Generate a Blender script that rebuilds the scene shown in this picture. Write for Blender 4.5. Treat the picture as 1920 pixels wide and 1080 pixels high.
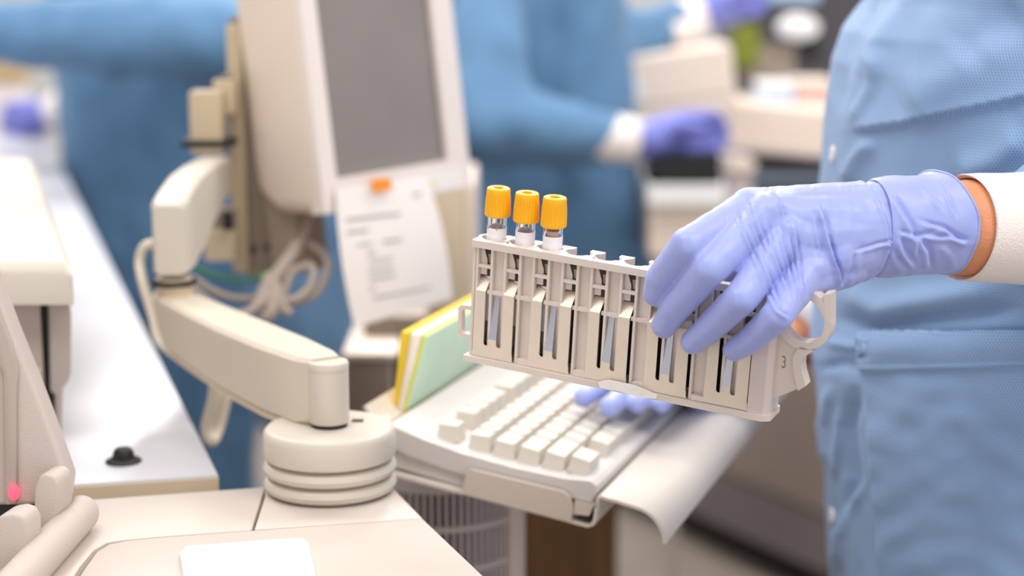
import bpy, bmesh, math, random
import numpy as np
from mathutils import Vector, Matrix, noise
from mathutils.bvhtree import BVHTree

for o in list(bpy.data.objects):
    bpy.data.objects.remove(o, do_unlink=True)
SC = bpy.context.scene
COL = SC.collection
random.seed(7)

# ------------------------------------------------------------------ camera
FPX = 3400.0
PITCH = math.radians(11.0)
CAM = Vector((0.0, 0.0, 1.40))
RGT = Vector((1, 0, 0))
FWD = Vector((0, math.cos(PITCH), -math.sin(PITCH)))
UPV = Vector((0, math.sin(PITCH), math.cos(PITCH)))
cd = bpy.data.cameras.new('camera')
cd.sensor_width = 36.0
cd.lens = 36.0 * FPX / 1920.0
cd.clip_start = 0.05
cd.dof.use_dof = True
cd.dof.focus_distance = 1.125
cd.dof.aperture_fstop = 3.3
cam = bpy.data.objects.new('camera', cd)
COL.objects.link(cam)
cam.location = CAM
cam.rotation_euler = (math.radians(90) - PITCH, 0, 0)
SC.camera = cam

# ------------------------------------------------------------------ world, lamps, exposure
w = bpy.data.worlds.new('world')
SC.world = w
w.use_nodes = True
w.node_tree.nodes['Background'].inputs[0].default_value = (1.0, 0.98, 0.975, 1)
w.node_tree.nodes['Background'].inputs[1].default_value = 0.86


def area(name, loc, sx, sy, power, col=(1, 0.975, 0.955), rot=(0, 0, 0)):
    l = bpy.data.lights.new(name, 'AREA')
    l.shape = 'RECTANGLE'
    l.size = sx
    l.size_y = sy
    l.energy = power
    l.color = col
    o = bpy.data.objects.new(name, l)
    o.location = loc
    o.rotation_euler = rot
    COL.objects.link(o)
    return o


area('ceiling_lamp', (-0.5, 0.6, 2.68), 1.2, 0.6, 14)
area('ceiling_lamp', (1.1, 0.4, 2.68), 1.2, 0.6, 18)
area('ceiling_lamp', (-0.9, 2.2, 2.68), 1.2, 0.6, 22)
area('ceiling_lamp', (0.9, 2.4, 2.68), 1.2, 0.6, 30)
area('ceiling_lamp', (0.0, 4.2, 2.68), 1.2, 0.6, 48)
area('ceiling_lamp', (-1.8, 4.0, 2.68), 1.2, 0.6, 32)

SC.view_settings.view_transform = 'Standard'
SC.view_settings.look = 'None'
SC.view_settings.exposure = 0.14
SC.view_settings.gamma = 1.0
SC.view_settings.use_curve_mapping = False


# ------------------------------------------------------------------ projection helpers (modelling aid)
def ray(px, py):
    return FWD + RGT * ((px - 960) / FPX) + UPV * ((540 - py) / FPX)


def at(px, py, d):
    return CAM + ray(px, py) * d


def PZ(px, py, z):
    r = ray(px, py)
    return CAM + r * ((z - CAM.z) / r.z)


def PPL(px, py, o, n):
    r = ray(px, py)
    return CAM + r * ((o - CAM).dot(n) / r.dot(n))


def pix(co):
    """Nx3 array -> Nx2 pixel array"""
    d = co - np.array(CAM)
    z = d @ np.array(FWD)
    return np.stack([960 + FPX * (d @ np.array(RGT)) / z, 540 - FPX * (d @ np.array(UPV)) / z], 1)


# ------------------------------------------------------------------ materials
def s2l(c):
    c = c / 255.0
    return c / 12.92 if c <= 0.04045 else ((c + 0.055) / 1.055) ** 2.4


def rgb(r, g, b):
    return (s2l(r), s2l(g), s2l(b), 1)


MATS = {}


def mat(name, col, rough=0.5, metal=0.0, spec=0.5, var=0.05, vscale=12.0, bump=0.0, bscale=400.0, trans=0.0,
        ior=1.45, emit=None, estr=0.0, coat=0.0, stretch=None, sheen=0.0, sss=0.0):
    if name in MATS:
        return MATS[name]
    m = bpy.data.materials.new(name)
    m.use_nodes = True
    nt = m.node_tree
    b = nt.nodes['Principled BSDF']
    b.inputs['Roughness'].default_value = rough
    b.inputs['Metallic'].default_value = metal
    b.inputs['Specular IOR Level'].default_value = spec
    b.inputs['Transmission Weight'].default_value = trans
    b.inputs['IOR'].default_value = ior
    b.inputs['Coat Weight'].default_value = coat
    b.inputs['Sheen Weight'].default_value = sheen
    if sss:
        b.inputs['Subsurface Weight'].default_value = sss
        b.inputs['Subsurface Radius'].default_value = (0.004, 0.003, 0.006)
        b.inputs['Subsurface Scale'].default_value = 1.0
    if emit:
        b.inputs['Emission Color'].default_value = emit
        b.inputs['Emission Strength'].default_value = estr
    tc = nt.nodes.new('ShaderNodeTexCoord')
    mp = nt.nodes.new('ShaderNodeMapping')
    nt.links.new(tc.outputs['Object'], mp.inputs['Vector'])
    if stretch:
        mp.inputs['Scale'].default_value = stretch
    nz = nt.nodes.new('ShaderNodeTexNoise')
    nz.inputs['Scale'].default_value = vscale
    nz.inputs['Detail'].default_value = 4
    nt.links.new(mp.outputs['Vector'], nz.inputs['Vector'])
    rp = nt.nodes.new('ShaderNodeValToRGB')
    rp.color_ramp.elements[0].position = 0.3
    rp.color_ramp.elements[1].position = 0.7
    rp.color_ramp.elements[0].color = tuple(max(0, c * (1 - var)) for c in col[:3]) + (1,)
    rp.color_ramp.elements[1].color = tuple(min(1, c * (1 + var)) for c in col[:3]) + (1,)
    nt.links.new(nz.outputs['Fac'], rp.inputs['Fac'])
    nt.links.new(rp.outputs['Color'], b.inputs['Base Color'])
    if bump:
        n2 = nt.nodes.new('ShaderNodeTexNoise')
        n2.inputs['Scale'].default_value = bscale
        n2.inputs['Detail'].default_value = 3
        nt.links.new(mp.outputs['Vector'], n2.inputs['Vector'])
        bp = nt.nodes.new('ShaderNodeBump')
        bp.inputs['Strength'].default_value = bump
        bp.inputs['Distance'].default_value = 0.002
        nt.links.new(n2.outputs['Fac'], bp.inputs['Height'])
        nt.links.new(bp.outputs['Normal'], b.inputs['Normal'])
    MATS[name] = m
    return m


def fabric(name, col, dark, pitch=0.0021, fine=True, vscale=9.0):
    """non-woven gown cloth: embossed staggered dots from the UV map (metres)"""
    m = bpy.data.materials.new(name)
    m.use_nodes = True
    nt = m.node_tree
    N, Lk = nt.nodes.new, nt.links.new
    b = nt.nodes['Principled BSDF']
    b.inputs['Roughness'].default_value = 0.75
    b.inputs['Sheen Weight'].default_value = 0.15
    b.inputs['Specular IOR Level'].default_value = 0.3
    tc = N('ShaderNodeTexCoord')
    nz = N('ShaderNodeTexNoise')
    nz.inputs['Scale'].default_value = vscale
    nz.inputs['Detail'].default_value = 5
    Lk(tc.outputs['Object'], nz.inputs['Vector'])
    rp = N('ShaderNodeValToRGB')
    rp.color_ramp.elements[0].position = 0.35
    rp.color_ramp.elements[1].position = 0.65
    rp.color_ramp.elements[0].color = tuple(c * 0.93 for c in col[:3]) + (1,)
    rp.color_ramp.elements[1].color = tuple(min(1, c * 1.07) for c in col[:3]) + (1,)
    Lk(nz.outputs['Fac'], rp.inputs['Fac'])
    if fine:
        sp = N('ShaderNodeSeparateXYZ')
        Lk(tc.outputs['UV'], sp.inputs[0])

        def mth(op, a, bb=None):
            n = N('ShaderNodeMath')
            n.operation = op
            for i, v in enumerate((a, bb)):
                if v is None:
                    continue
                if isinstance(v, (int, float)):
                    n.inputs[i].default_value = v
                else:
                    Lk(v, n.inputs[i])
            return n.outputs[0]
        k = 2 * math.pi / pitch
        u, v = sp.outputs[0], sp.outputs[1]
        a1 = mth('MULTIPLY', mth('ADD', u, mth('MULTIPLY', v, 0.58)), k)
        a2 = mth('MULTIPLY', mth('SUBTRACT', u, mth('MULTIPLY', v, 0.58)), k)
        h = mth('MULTIPLY', mth('ADD', mth('SINE', a1), 1.0), mth('ADD', mth('SINE', a2), 1.0))
        h = mth('MULTIPLY', h, 0.25)
        fac = mth('MULTIPLY', mth('MINIMUM', mth('MAXIMUM', mth('MULTIPLY', mth('SUBTRACT', h, 0.22), 2.4), 0.0), 1.0), 0.95)
        mx = N('ShaderNodeMix')
        mx.data_type = 'RGBA'
        Lk(fac, mx.inputs[0])
        Lk(rp.outputs['Color'], mx.inputs[6])
        mx.inputs[7].default_value = dark
        Lk(mx.outputs[2], b.inputs['Base Color'])
        bp = N('ShaderNodeBump')
        bp.inputs['Strength'].default_value = 0.35
        bp.inputs['Distance'].default_value = 0.0006
        bp.invert = True
        Lk(h, bp.inputs['Height'])
        Lk(bp.outputs['Normal'], b.inputs['Normal'])
    else:
        Lk(rp.outputs['Color'], b.inputs['Base Color'])
    MATS[name] = m
    return m


M_FLOOR = mat('vinyl_floor', rgb(150, 138, 128), 0.45, var=0.06, vscale=5)
M_WALL = mat('wall_paint', rgb(205, 205, 205), 0.8)
M_CEIL = mat('ceiling_paint', rgb(235, 233, 228), 0.9)
M_DECK = mat('deck_plastic', rgb(204, 193, 184), 0.42, var=0.012)
M_DECKD = mat('deck_gap', rgb(70, 66, 52), 0.7)
M_GROOVE = mat('deck_groove', rgb(176, 150, 125), 0.6)
M_CREAM = mat('cream_plastic', rgb(208, 199, 186), 0.4, var=0.015)
M_CREAMD = mat('cream_edge', rgb(222, 205, 176), 0.5, var=0.02)
M_COUNTER = mat('white_laminate', rgb(198, 198, 205), 0.28, var=0.012)
M_GREY = mat('warm_grey_plastic', rgb(196, 182, 175), 0.5, var=0.02, bump=0.25, bscale=900)
M_GREYS = mat('taupe_plastic', rgb(178, 164, 155), 0.5, var=0.02)
M_BEIGE = mat('beige_plastic', rgb(212, 201, 184), 0.45, var=0.015)
M_MON = mat('monitor_plastic', rgb(232, 216, 202), 0.42, var=0.012)
M_MONF = mat('bezel_plastic', rgb(236, 224, 218), 0.4, var=0.012)
M_SCREEN = mat('screen_glass', rgb(134, 126, 122), 0.22, spec=0.6, var=0.10, vscale=7)
M_RAILM = mat('tan_metal', rgb(196, 178, 150), 0.45, var=0.03)
M_TAUPEM = mat('taupe_metal', rgb(160, 144, 130), 0.5, var=0.03)
M_BLACK = mat('black_rubber', rgb(28, 27, 28), 0.5)
M_CABLE = mat('grey_cable', rgb(190, 176, 165), 0.5)
M_CABLEW = mat('white_cable', rgb(228, 218, 202), 0.45)
M_GREEN = mat('green_wire', rgb(70, 140, 100), 0.5)
M_PAPER = mat('paper', rgb(243, 236, 232), 0.85, var=0.01)
M_INK = mat('grey_print', rgb(176, 168, 168), 0.9)
M_ORANGE = mat('orange_tape', rgb(250, 150, 20), 0.6)
M_HILITE = mat('yellow_highlight', rgb(232, 228, 160), 0.8)
M_YEL = mat('yellow_card', rgb(240, 205, 45), 0.6, var=0.03)
M_LIME = mat('lime_card', rgb(212, 212, 20), 0.6, var=0.03)
M_MINT = mat('mint_card', rgb(196, 220, 196), 0.6, var=0.06, vscale=25)
M_KEYB = mat('keyboard_plastic', rgb(214, 207, 202), 0.45, var=0.012)
M_KEY = mat('key_plastic', rgb(214, 207, 196), 0.5, var=0.01)
M_TRAY = mat('tray_metal', rgb(222, 212, 200), 0.35, var=0.02)
M_TAB = mat('tray_tab', rgb(212, 198, 184), 0.4, var=0.02)
M_RACK = mat('rack_plastic', rgb(222, 209, 200), 0.42, var=0.02, vscale=60)
M_RACKL = mat('rack_end_plastic', rgb(214, 200, 196), 0.42, var=0.02, vscale=60)
M_RACKSHADE = mat('rack_inner_shade', rgb(58, 50, 44), 0.6)  # dark brown standing in for the shade inside the rack
M_CLIP = mat('satin_steel', rgb(226, 212, 196), 0.36, metal=0.2, var=0.03, vscale=90)
M_TONGUE = mat('steel_tongue', rgb(188, 190, 200), 0.30, metal=0.75, var=0.03)
M_TAPE = mat('white_tape', rgb(244, 238, 236), 0.7, bump=0.4, bscale=150)
M_CAP = mat('yellow_cap', rgb(255, 184, 14), 0.38, var=0.02)
M_CAPH = mat('yellow_cap_hole', rgb(214, 130, 8), 0.5, var=0.02)
M_GLASS = mat('clear_tube', (0.95, 0.95, 0.97, 1), 0.03, trans=1.0, ior=1.2, var=0.0)
M_LABEL = mat('tube_label', rgb(250, 246, 250), 0.5, var=0.005)
M_SERUM = mat('pink_gel', rgb(212, 180, 168), 0.4)
M_AMBER = mat('amber_drop', rgb(224, 160, 40), 0.2)
M_GLOVE = mat('nitrile_glove', (0.36, 0.42, 0.83, 1), 0.38, spec=0.5, var=0.03, vscale=25, bump=0.05, bscale=500, sheen=0.25)
M_GLOVEB = mat('nitrile_glove_back', (0.16, 0.18, 0.55, 1), 0.5, var=0.03)
M_SKIN = mat('skin', rgb(222, 150, 110), 0.5, var=0.05, vscale=40, bump=0.25, bscale=600, sss=0.15)
M_KNIT = mat('white_knit', rgb(244, 236, 232), 0.9, var=0.01, bump=0.35, bscale=700)
M_SNAP = mat('snap_button', rgb(240, 238, 236), 0.35)
M_GOWN = fabric('gown_cloth', (0.315, 0.465, 0.71, 1), (0.07, 0.17, 0.42, 1), pitch=0.0024)
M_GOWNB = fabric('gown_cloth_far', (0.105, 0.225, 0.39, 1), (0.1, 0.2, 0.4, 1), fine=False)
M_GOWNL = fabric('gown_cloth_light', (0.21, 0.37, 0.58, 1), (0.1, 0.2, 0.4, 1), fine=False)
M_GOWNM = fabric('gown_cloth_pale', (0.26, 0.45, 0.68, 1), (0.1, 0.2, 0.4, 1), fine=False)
M_NAVY = mat('navy_trousers', rgb(48, 62, 92), 0.8)
M_HAIR = mat('brown_hair', rgb(60, 42, 30), 0.7)
M_CAB = mat('taupe_laminate', rgb(168, 153, 142), 0.5, var=0.03)
M_CABG = mat('grey_base', rgb(122, 114, 112), 0.5, var=0.03)
M_WOOD = mat('brown_wood', rgb(98, 68, 36), 0.55, var=0.25, vscale=6, stretch=(8, 8, 1))
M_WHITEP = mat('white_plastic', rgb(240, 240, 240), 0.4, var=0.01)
M_DARK = mat('dark_instrument', rgb(72, 68, 74), 0.4, var=0.1)
M_LIMEG = mat('olive_bottle', rgb(128, 136, 40), 0.5)
M_LBLUE = mat('pale_blue_plastic', rgb(170, 195, 222), 0.4)
M_PINK = mat('pink_plastic', rgb(228, 180, 170), 0.5)
M_TAN = mat('tan_cap', rgb(196, 165, 120), 0.5)
M_SLAT = mat('slat_plastic', rgb(206, 194, 194), 0.5)
M_VENT = mat('vent_dark', rgb(112, 100, 104), 0.7)
M_LED = mat('red_led', rgb(255, 60, 80), 0.5, emit=(1, 0.06, 0.1, 1), estr=2.0)
M_BROWNINK = mat('brown_ink', rgb(160, 126, 108), 0.8)

# ------------------------------------------------------------------ object helpers
FR = {}


def link(o, parent=None):
    COL.objects.link(o)
    if parent is not None:
        o.parent = parent
    return o


def tag(o, label=None, cat=None, group=None, kind=None):
    if label:
        o['label'] = label
    if cat:
        o['category'] = cat
    if group:
        o['group'] = group
    if kind:
        o['kind'] = kind
    return o


def root(name, M, label, cat, group=None):
    if isinstance(M, Vector):
        M = Matrix.Translation(M)
    o = bpy.data.objects.new(name, None)
    o.empty_display_size = 0.02
    COL.objects.link(o)
    o.matrix_world = M
    FR[o] = M.copy()
    return tag(o, label, cat, group)


def mk(name, verts, faces, m, parent=None, smooth=False, M=None, angle=None):
    """verts in world space (or in M); stored in the parent's frame, or around a base origin for top-level meshes"""
    vs = [Vector(v) for v in verts]
    if M is not None:
        vs = [M @ v for v in vs]
    if parent is not None:
        F = FR[parent]
        I = F.inverted()
        vs = [I @ v for v in vs]
    else:
        lo = Vector((min(v.x for v in vs), min(v.y for v in vs), min(v.z for v in vs)))
        hi = Vector((max(v.x for v in vs), max(v.y for v in vs), max(v.z for v in vs)))
        c = Vector(((lo.x + hi.x) / 2, (lo.y + hi.y) / 2, lo.z))
        F = Matrix.Translation(c)
        vs = [v - c for v in vs]
    me = bpy.data.meshes.new(name)
    me.from_pydata([tuple(v) for v in vs], [], [tuple(f) for f in faces])
    me.update()
    me.materials.append(m)
    if smooth:
        me.polygons.foreach_set('use_smooth', [True] * len(me.polygons))
        if angle:
            try:
                me.set_sharp_from_angle(angle=math.radians(angle))
            except Exception:
                pass
    o = bpy.data.objects.new(name, me)
    link(o, parent)
    if parent is None:
        o.location = F.translation
    FR[o] = F
    return o


def bm_out(bm):
    bm.normal_update()
    bm.verts.index_update()
    v = [x.co.copy() for x in bm.verts]
    f = [[x.index for x in p.verts] for p in bm.faces]
    bm.free()
    return v, f


def bevel(bm, w, seg=2, ang=25):
    if w <= 0:
        return
    es = [e for e in bm.edges if len(e.link_faces) == 2 and e.calc_face_angle(0) > math.radians(ang)]
    bmesh.ops.bevel(bm, geom=es, offset=w, segments=seg, profile=0.5, affect='EDGES', clamp_overlap=True)


def box_vf(a, b, bev=0.0, seg=2):
    bm = bmesh.new()
    xs, ys, zs = sorted((a[0], b[0])), sorted((a[1], b[1])), sorted((a[2], b[2]))
    vs = [bm.verts.new((xs[i], ys[j], zs[k])) for k in (0, 1) for j in (0, 1) for i in (0, 1)]
    for q in ((0, 2, 3, 1), (4, 5, 7, 6), (0, 1, 5, 4), (2, 6, 7, 3), (0, 4, 6, 2), (1, 3, 7, 5)):
        bm.faces.new([vs[i] for i in q])
    bevel(bm, bev, seg)
    return bm_out(bm)


def box(name, a, b, m, parent=None, bev=0.0, M=None, seg=2):
    v, f = box_vf(a, b, bev, seg)
    return mk(name, v, f, m, parent, smooth=bev > 0, M=M, angle=40)


def prism_vf(poly, z0, z1, bev=0.0, seg=2):
    bm = bmesh.new()
    n = len(poly)
    area2 = sum(poly[i][0] * poly[(i + 1) % n][1] - poly[(i + 1) % n][0] * poly[i][1] for i in range(n))
    if area2 < 0:
        poly = poly[::-1]
    lo = [bm.verts.new((p[0], p[1], z0)) for p in poly]
    hi = [bm.verts.new((p[0], p[1], z1)) for p in poly]
    bm.faces.new(lo[::-1])
    bm.faces.new(hi)
    for i in range(n):
        j = (i + 1) % n
        bm.faces.new((lo[i], lo[j], hi[j], hi[i]))
    bevel(bm, bev, seg)
    return bm_out(bm)


def prism(name, poly, z0, z1, m, parent=None, bev=0.0, M=None, seg=2, smooth=None):
    v, f = prism_vf(poly, z0, z1, bev, seg)
    return mk(name, v, f, m, parent, smooth=(bev > 0) if smooth is None else smooth, M=M, angle=40)


def wprism(name, pts, vec, m, parent=None, bev=0.0, seg=2):
    """extrude a planar world-space polygon along vec"""
    bm = bmesh.new()
    a = [bm.verts.new(p) for p in pts]
    b = [bm.verts.new(Vector(p) + vec) for p in pts]
    n = len(pts)
    bm.faces.new(a)
    bm.faces.new(b[::-1])
    for i in range(n):
        j = (i + 1) % n
        bm.faces.new((a[j], a[i], b[i], b[j]))
    bmesh.ops.recalc_face_normals(bm, faces=bm.faces[:])
    bevel(bm, bev, seg)
    v, f = bm_out(bm)
    return mk(name, v, f, m, parent, smooth=bev > 0, angle=40)


def lathe_vf(prof, segs=48, cap=True):
    v, f = [], []
    n = len(prof)
    for k in range(segs):
        a = 2 * math.pi * k / segs
        for r, z in prof:
            v.append(Vector((r * math.cos(a), r * math.sin(a), z)))
    for k in range(segs):
        k2 = (k + 1) % segs
        for i in range(n - 1):
            f.append((k * n + i, k2 * n + i, k2 * n + i + 1, k * n + i + 1))
    if cap:
        f.append([k * n for k in range(segs)][::-1])
        f.append([k * n + n - 1 for k in range(segs)])
    return v, f


def lathe(name, prof, m, parent=None, M=None, segs=48, cap=True, angle=35):
    v, f = lathe_vf(prof, segs, cap)
    return mk(name, v, f, m, parent, smooth=True, M=M, angle=angle)


def spline(pts, n=8):
    pts = [Vector(p) for p in pts]
    out = []
    for i in range(len(pts) - 1):
        p0 = pts[max(i - 1, 0)]
        p1, p2 = pts[i], pts[i + 1]
        p3 = pts[min(i + 2, len(pts) - 1)]
        for k in range(n):
            t = k / n
            out.append(0.5 * ((2 * p1) + (-p0 + p2) * t + (2 * p0 - 5 * p1 + 4 * p2 - p3) * t * t + (-p0 + 3 * p1 - 3 * p2 + p3) * t ** 3))
    out.append(pts[-1])
    return out


def tube_vf(path, r, segs=10):
    v, f = [], []
    n = len(path)
    up = Vector((0.13, 0.2, 0.97)).normalized()
    prev = None
    for i, p in enumerate(path):
        t = (path[min(i + 1, n - 1)] - path[max(i - 1, 0)]).normalized()
        a = up if prev is None else prev
        x = (a - t * a.dot(t)).normalized()
        y = t.cross(x)
        prev = x
        rr = r[i] if isinstance(r, (list, tuple)) else r
        for k in range(segs):
            th = 2 * math.pi * k / segs
            v.append(p + x * (rr * math.cos(th)) + y * (rr * math.sin(th)))
    for i in range(n - 1):
        for k in range(segs):
            k2 = (k + 1) % segs
            f.append((i * segs + k, i * segs + k2, (i + 1) * segs + k2, (i + 1) * segs + k))
    f.append(list(range(segs))[::-1])
    f.append([(n - 1) * segs + k for k in range(segs)])
    return v, f


def tube(name, pts, r, m, parent=None, segs=10, n=8, M=None):
    v, f = tube_vf(spline(pts, n), r, segs)
    return mk(name, v, f, m, parent, smooth=True, M=M, angle=50)


# tapered capsules joined into one skin by voxel remesh
def capsule_vf(p0, r0, p1, r1, segs=18):
    p0, p1 = Vector(p0), Vector(p1)
    ax = p1 - p0
    L = ax.length
    if L < 1e-6:
        ax = Vector((0, 0, 1))
    ax = ax.normalized()
    x = ax.orthogonal().normalized()
    y = ax.cross(x)
    rings = []
    for k in range(7):
        a = -math.pi / 2 + (math.pi / 2) * k / 6
        rings.append((p0 + ax * (r0 * math.sin(a)), max(r0 * math.cos(a), r0 * 0.02)))
    for k in range(7):
        a = (math.pi / 2) * k / 6
        rings.append((p1 + ax * (r1 * math.sin(a)), max(r1 * math.cos(a), r1 * 0.02)))
    v, f = [], []
    for c, rr in rings:
        for s in range(segs):
            th = 2 * math.pi * s / segs
            v.append(c + x * (rr * math.cos(th)) + y * (rr * math.sin(th)))
    for i in range(len(rings) - 1):
        for s in range(segs):
            s2 = (s + 1) % segs
            f.append((i * segs + s, i * segs + s2, (i + 1) * segs + s2, (i + 1) * segs + s))
    f.append(list(range(segs))[::-1])
    f.append([(len(rings) - 1) * segs + s for s in range(segs)])
    return v, f


def blob(chains, voxel, smooth_it=6, ells=()):
    V, Fc = [], []
    for ch in chains:
        for i in range(len(ch) - 1):
            v, f = capsule_vf(ch[i][0], ch[i][1], ch[i + 1][0], ch[i + 1][1])
            o = len(V)
            V += v
            Fc += [[a + o for a in q] for q in f]
    for c, (ax, ay, az) in ells:
        v, f = capsule_vf((0, 0, 0), 1, (0, 0, 1e-4), 1)
        o = len(V)
        V += [Vector((c[0] + p.x * ax, c[1] + p.y * ay, c[2] + p.z * az)) for p in v]
        Fc += [[a + o for a in q] for q in f]
    me = bpy.data.meshes.new('tmp')
    me.from_pydata([tuple(v) for v in V], [], [tuple(f) for f in Fc])
    ob = bpy.data.objects.new('tmp', me)
    COL.objects.link(ob)
    r = ob.modifiers.new('r', 'REMESH')
    r.mode = 'VOXEL'
    r.voxel_size = voxel
    s = ob.modifiers.new('s', 'SMOOTH')
    s.factor = 0.5
    s.iterations = smooth_it
    dg = bpy.context.evaluated_depsgraph_get()
    dg.update()
    e = bpy.data.meshes.new_from_object(ob.evaluated_get(dg))
    nv = len(e.vertices)
    co = np.empty(nv * 3)
    e.vertices.foreach_get('co', co)
    co = co.reshape(-1, 3)
    no = np.empty(nv * 3)
    e.vertex_normals.foreach_get('vector', no)
    no = no.reshape(-1, 3)
    fc = [list(p.vertices) for p in e.polygons]
    bpy.data.objects.remove(ob, do_unlink=True)
    bpy.data.meshes.remove(me)
    bpy.data.meshes.remove(e)
    return co, no, fc


def seg_dist(P, a, b):
    a, b = np.array(a, float), np.array(b, float)
    ab = b - a
    t = np.clip(((P - a) @ ab) / (ab @ ab), 0, 1)
    d = P - (a + t[:, None] * ab)
    side = ab[0] * d[:, 1] - ab[1] * d[:, 0]
    return np.hypot(d[:, 0], d[:, 1]), side, t


def folds(P, lines):
    """sum of crease / ridge profiles; a line = (polyline, width, amplitude[, kind])"""
    out = np.zeros(len(P))
    for ln in lines:
        pl, wd, amp = ln[:3]
        kind = ln[3] if len(ln) > 3 else 'ridge'
        best = np.full(len(P), 1e9)
        bs = np.zeros(len(P))
        tt = np.zeros(len(P))
        n = len(pl) - 1
        for i in range(n):
            d, s, t = seg_dist(P, pl[i], pl[i + 1])
            mkk = d < best
            best[mkk] = d[mkk]
            bs[mkk] = s[mkk]
            tt[mkk] = (i + t[mkk]) / n
        fade = np.clip(np.minimum(tt, 1 - tt) * 5 + 0.08, 0, 1)
        x = best / wd
        if kind == 'ridge':
            out += amp * np.exp(-x * x) * fade
        elif kind == 'crease':   # narrow valley with a raised lip on one side
            sx = np.sign(bs) * x
            out += amp * (-np.exp(-(sx * 1.6) ** 2) + 0.9 * np.exp(-((sx - 1.5) ** 2))) * fade
        elif kind == 'step':     # raised on the negative side, sharp edge
            sx = np.sign(bs) * x
            out += np.where(sx < 0, amp * np.exp(sx), amp * np.exp(-(sx * 14) ** 2)) * fade
    return out


def vnoise(co, scale, seed=0.0):
    return np.array([noise.noise(Vector((p[0] * scale + seed, p[1] * scale - seed, p[2] * scale + 2 * seed))) for p in co])


# ================================================================== THE SETTING
v, f = box_vf((-3.2, -1.5, -0.1), (3.2, 6.2, 0.0))
tag(mk('floor', v, f, M_FLOOR), 'taupe vinyl laboratory floor', kind='structure')
v, f = box_vf((-3.2, 6.2, 0.0), (3.2, 6.3, 2.75))
tag(mk('wall_back', v, f, M_WALL), 'pale wall behind the gowned workers', kind='structure')
v, f = box_vf((-3.3, -1.5, 0.0), (-3.2, 6.2, 2.75))
tag(mk('wall_left', v, f, M_WALL), 'pale side wall beyond the counter', kind='structure')
v, f = box_vf((-3.2, -1.5, 2.75), (3.2, 6.2, 2.85))
tag(mk('ceiling', v, f, M_CEIL), 'white laboratory ceiling', kind='structure')

DZ = 1.02   # height of analyser deck and counter

# ---------------------------------------------------------------- white counter running into the room
c0 = PZ(410, 890, DZ)
cdir = Vector((math.sin(math.radians(-17.1)), math.cos(math.radians(-17.1)), 0))
cl = (PZ(140, 908, DZ) - c0).normalized()
cT = root('lab_counter', Vector((c0.x - 0.4, c0.y + 1, 0)), 'long white laminate counter running back along the left', 'counter')
p_far = c0 + cdir * 3.1
pl = [c0, p_far, p_far + cl * 0.75, c0 + cl * 0.75]
wprism('worktop', pl, Vector((0, 0, -0.035)), M_COUNTER, cT, 0.0015)
fr = Vector((0, -0.0012, 0))
wprism('edge_band', [c0 + fr + Vector((0, 0, -0.002)), c0 + cl * 0.75 + fr + Vector((0, 0, -0.002)), c0 + cl * 0.75 + fr + Vector((0, 0, -0.035)), c0 + fr + Vector((0, 0, -0.035))],
       Vector((0, 0.0011, 0)), M_CREAMD, cT)
q0 = c0 + cdir * 0.06 + cl * 0.10
q1 = c0 + cdir * 3.0 + cl * 0.10
wprism('side_panel', [q0 - Vector((0, 0, 0.035)), q1 - Vector((0, 0, 0.035)), Vector((q1.x, q1.y, 0)), Vector((q0.x, q0.y, 0))], cl * 0.02, M_CABG, cT)
for t in (0.05, 2.9):
    q = c0 + cdir * t + cl * 0.4
    box('end_support', (q.x - 0.25, q.y, 0), (q.x + 0.25, q.y + 0.03, DZ - 0.036), M_CABG, cT)

# black rubber plug standing on the counter
g = PZ(232, 866, DZ)
gM = Matrix.Translation(g)
gk = root('rubber_plug', gM, 'small black rubber hat-shaped plug on the white counter', 'plug')
lathe('flange', [(0.001, 0), (0.0125, 0), (0.0133, 0.0008), (0.0125, 0.0018), (0.009, 0.0028), (0.008, 0.0035)], M_BLACK, gk, gM, 32)
lathe('dome', [(0.0085, 0.0022), (0.008, 0.005), (0.0072, 0.0085), (0.0055, 0.0105), (0.003, 0.0112), (0.0005, 0.0113)], M_BLACK, gk, gM, 32)

# ================================================================== ANALYSER DECK (bottom left foreground)
dk = root('analyzer_deck', Vector((-0.15, 1.15, 0)), 'cream analyser top with seamed panels filling the bottom left', 'analyzer')
A = PZ(-260, 968, DZ)
B = PZ(180, 936, DZ)
Cc = PZ(497, 913, DZ)
C2 = PZ(503, 912.5, DZ)
Dd = PZ(727, 905, DZ)
E1 = PZ(792, 972, DZ)
E2 = PZ(1120, 1282, DZ)
TH = Vector((0, 0, -0.022))
gl0, gl1 = PZ(497, 913, DZ), PZ(471, 994, DZ)
gr0, gr1 = PZ(502.5, 913, DZ), PZ(476.5, 993.6, DZ)
lid = [(475, 994.5), (300, 1007.5), (240, 1013), (205, 1020), (182, 1034), (160, 1064), (140, 1095), (20, 1300)]
lidp = [PZ(x, y, DZ) for x, y in lid]
off = [PZ(x - 2, y - 1.3, DZ) for x, y in lid[:3]] + [PZ(x - 6, y - 3, DZ) for x, y in lid[3:5]] + [PZ(x - 10, y - 2, DZ) for x, y in lid[5:]]
wprism('rear_panel', [A, B, gl0, gl1] + off[1:] + [PZ(-500, 1300, DZ)], TH, M_DECK, dk, 0.0008)
wprism('corner_panel', [gr0, Dd, E1 + Vector((0, 0.0006, 0)), gr1 + Vector((0, 0.0006, 0))], TH, M_DECK, dk, 0.0008)
wprism('front_lid', [E1, E2, PZ(1000, 1300, DZ)] + lidp[::-1][0:] , TH, M_DECK, dk, 0.0008)
wprism('groove_floor', [p - Vector((0, 0, 0.006)) for p in (PZ(110, 985, DZ), PZ(300, 985, DZ), PZ(330, 1060, DZ), PZ(150, 1320, DZ), PZ(-100, 1320, DZ))], Vector((0, 0, -0.004)), M_GROOVE, dk)
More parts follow.
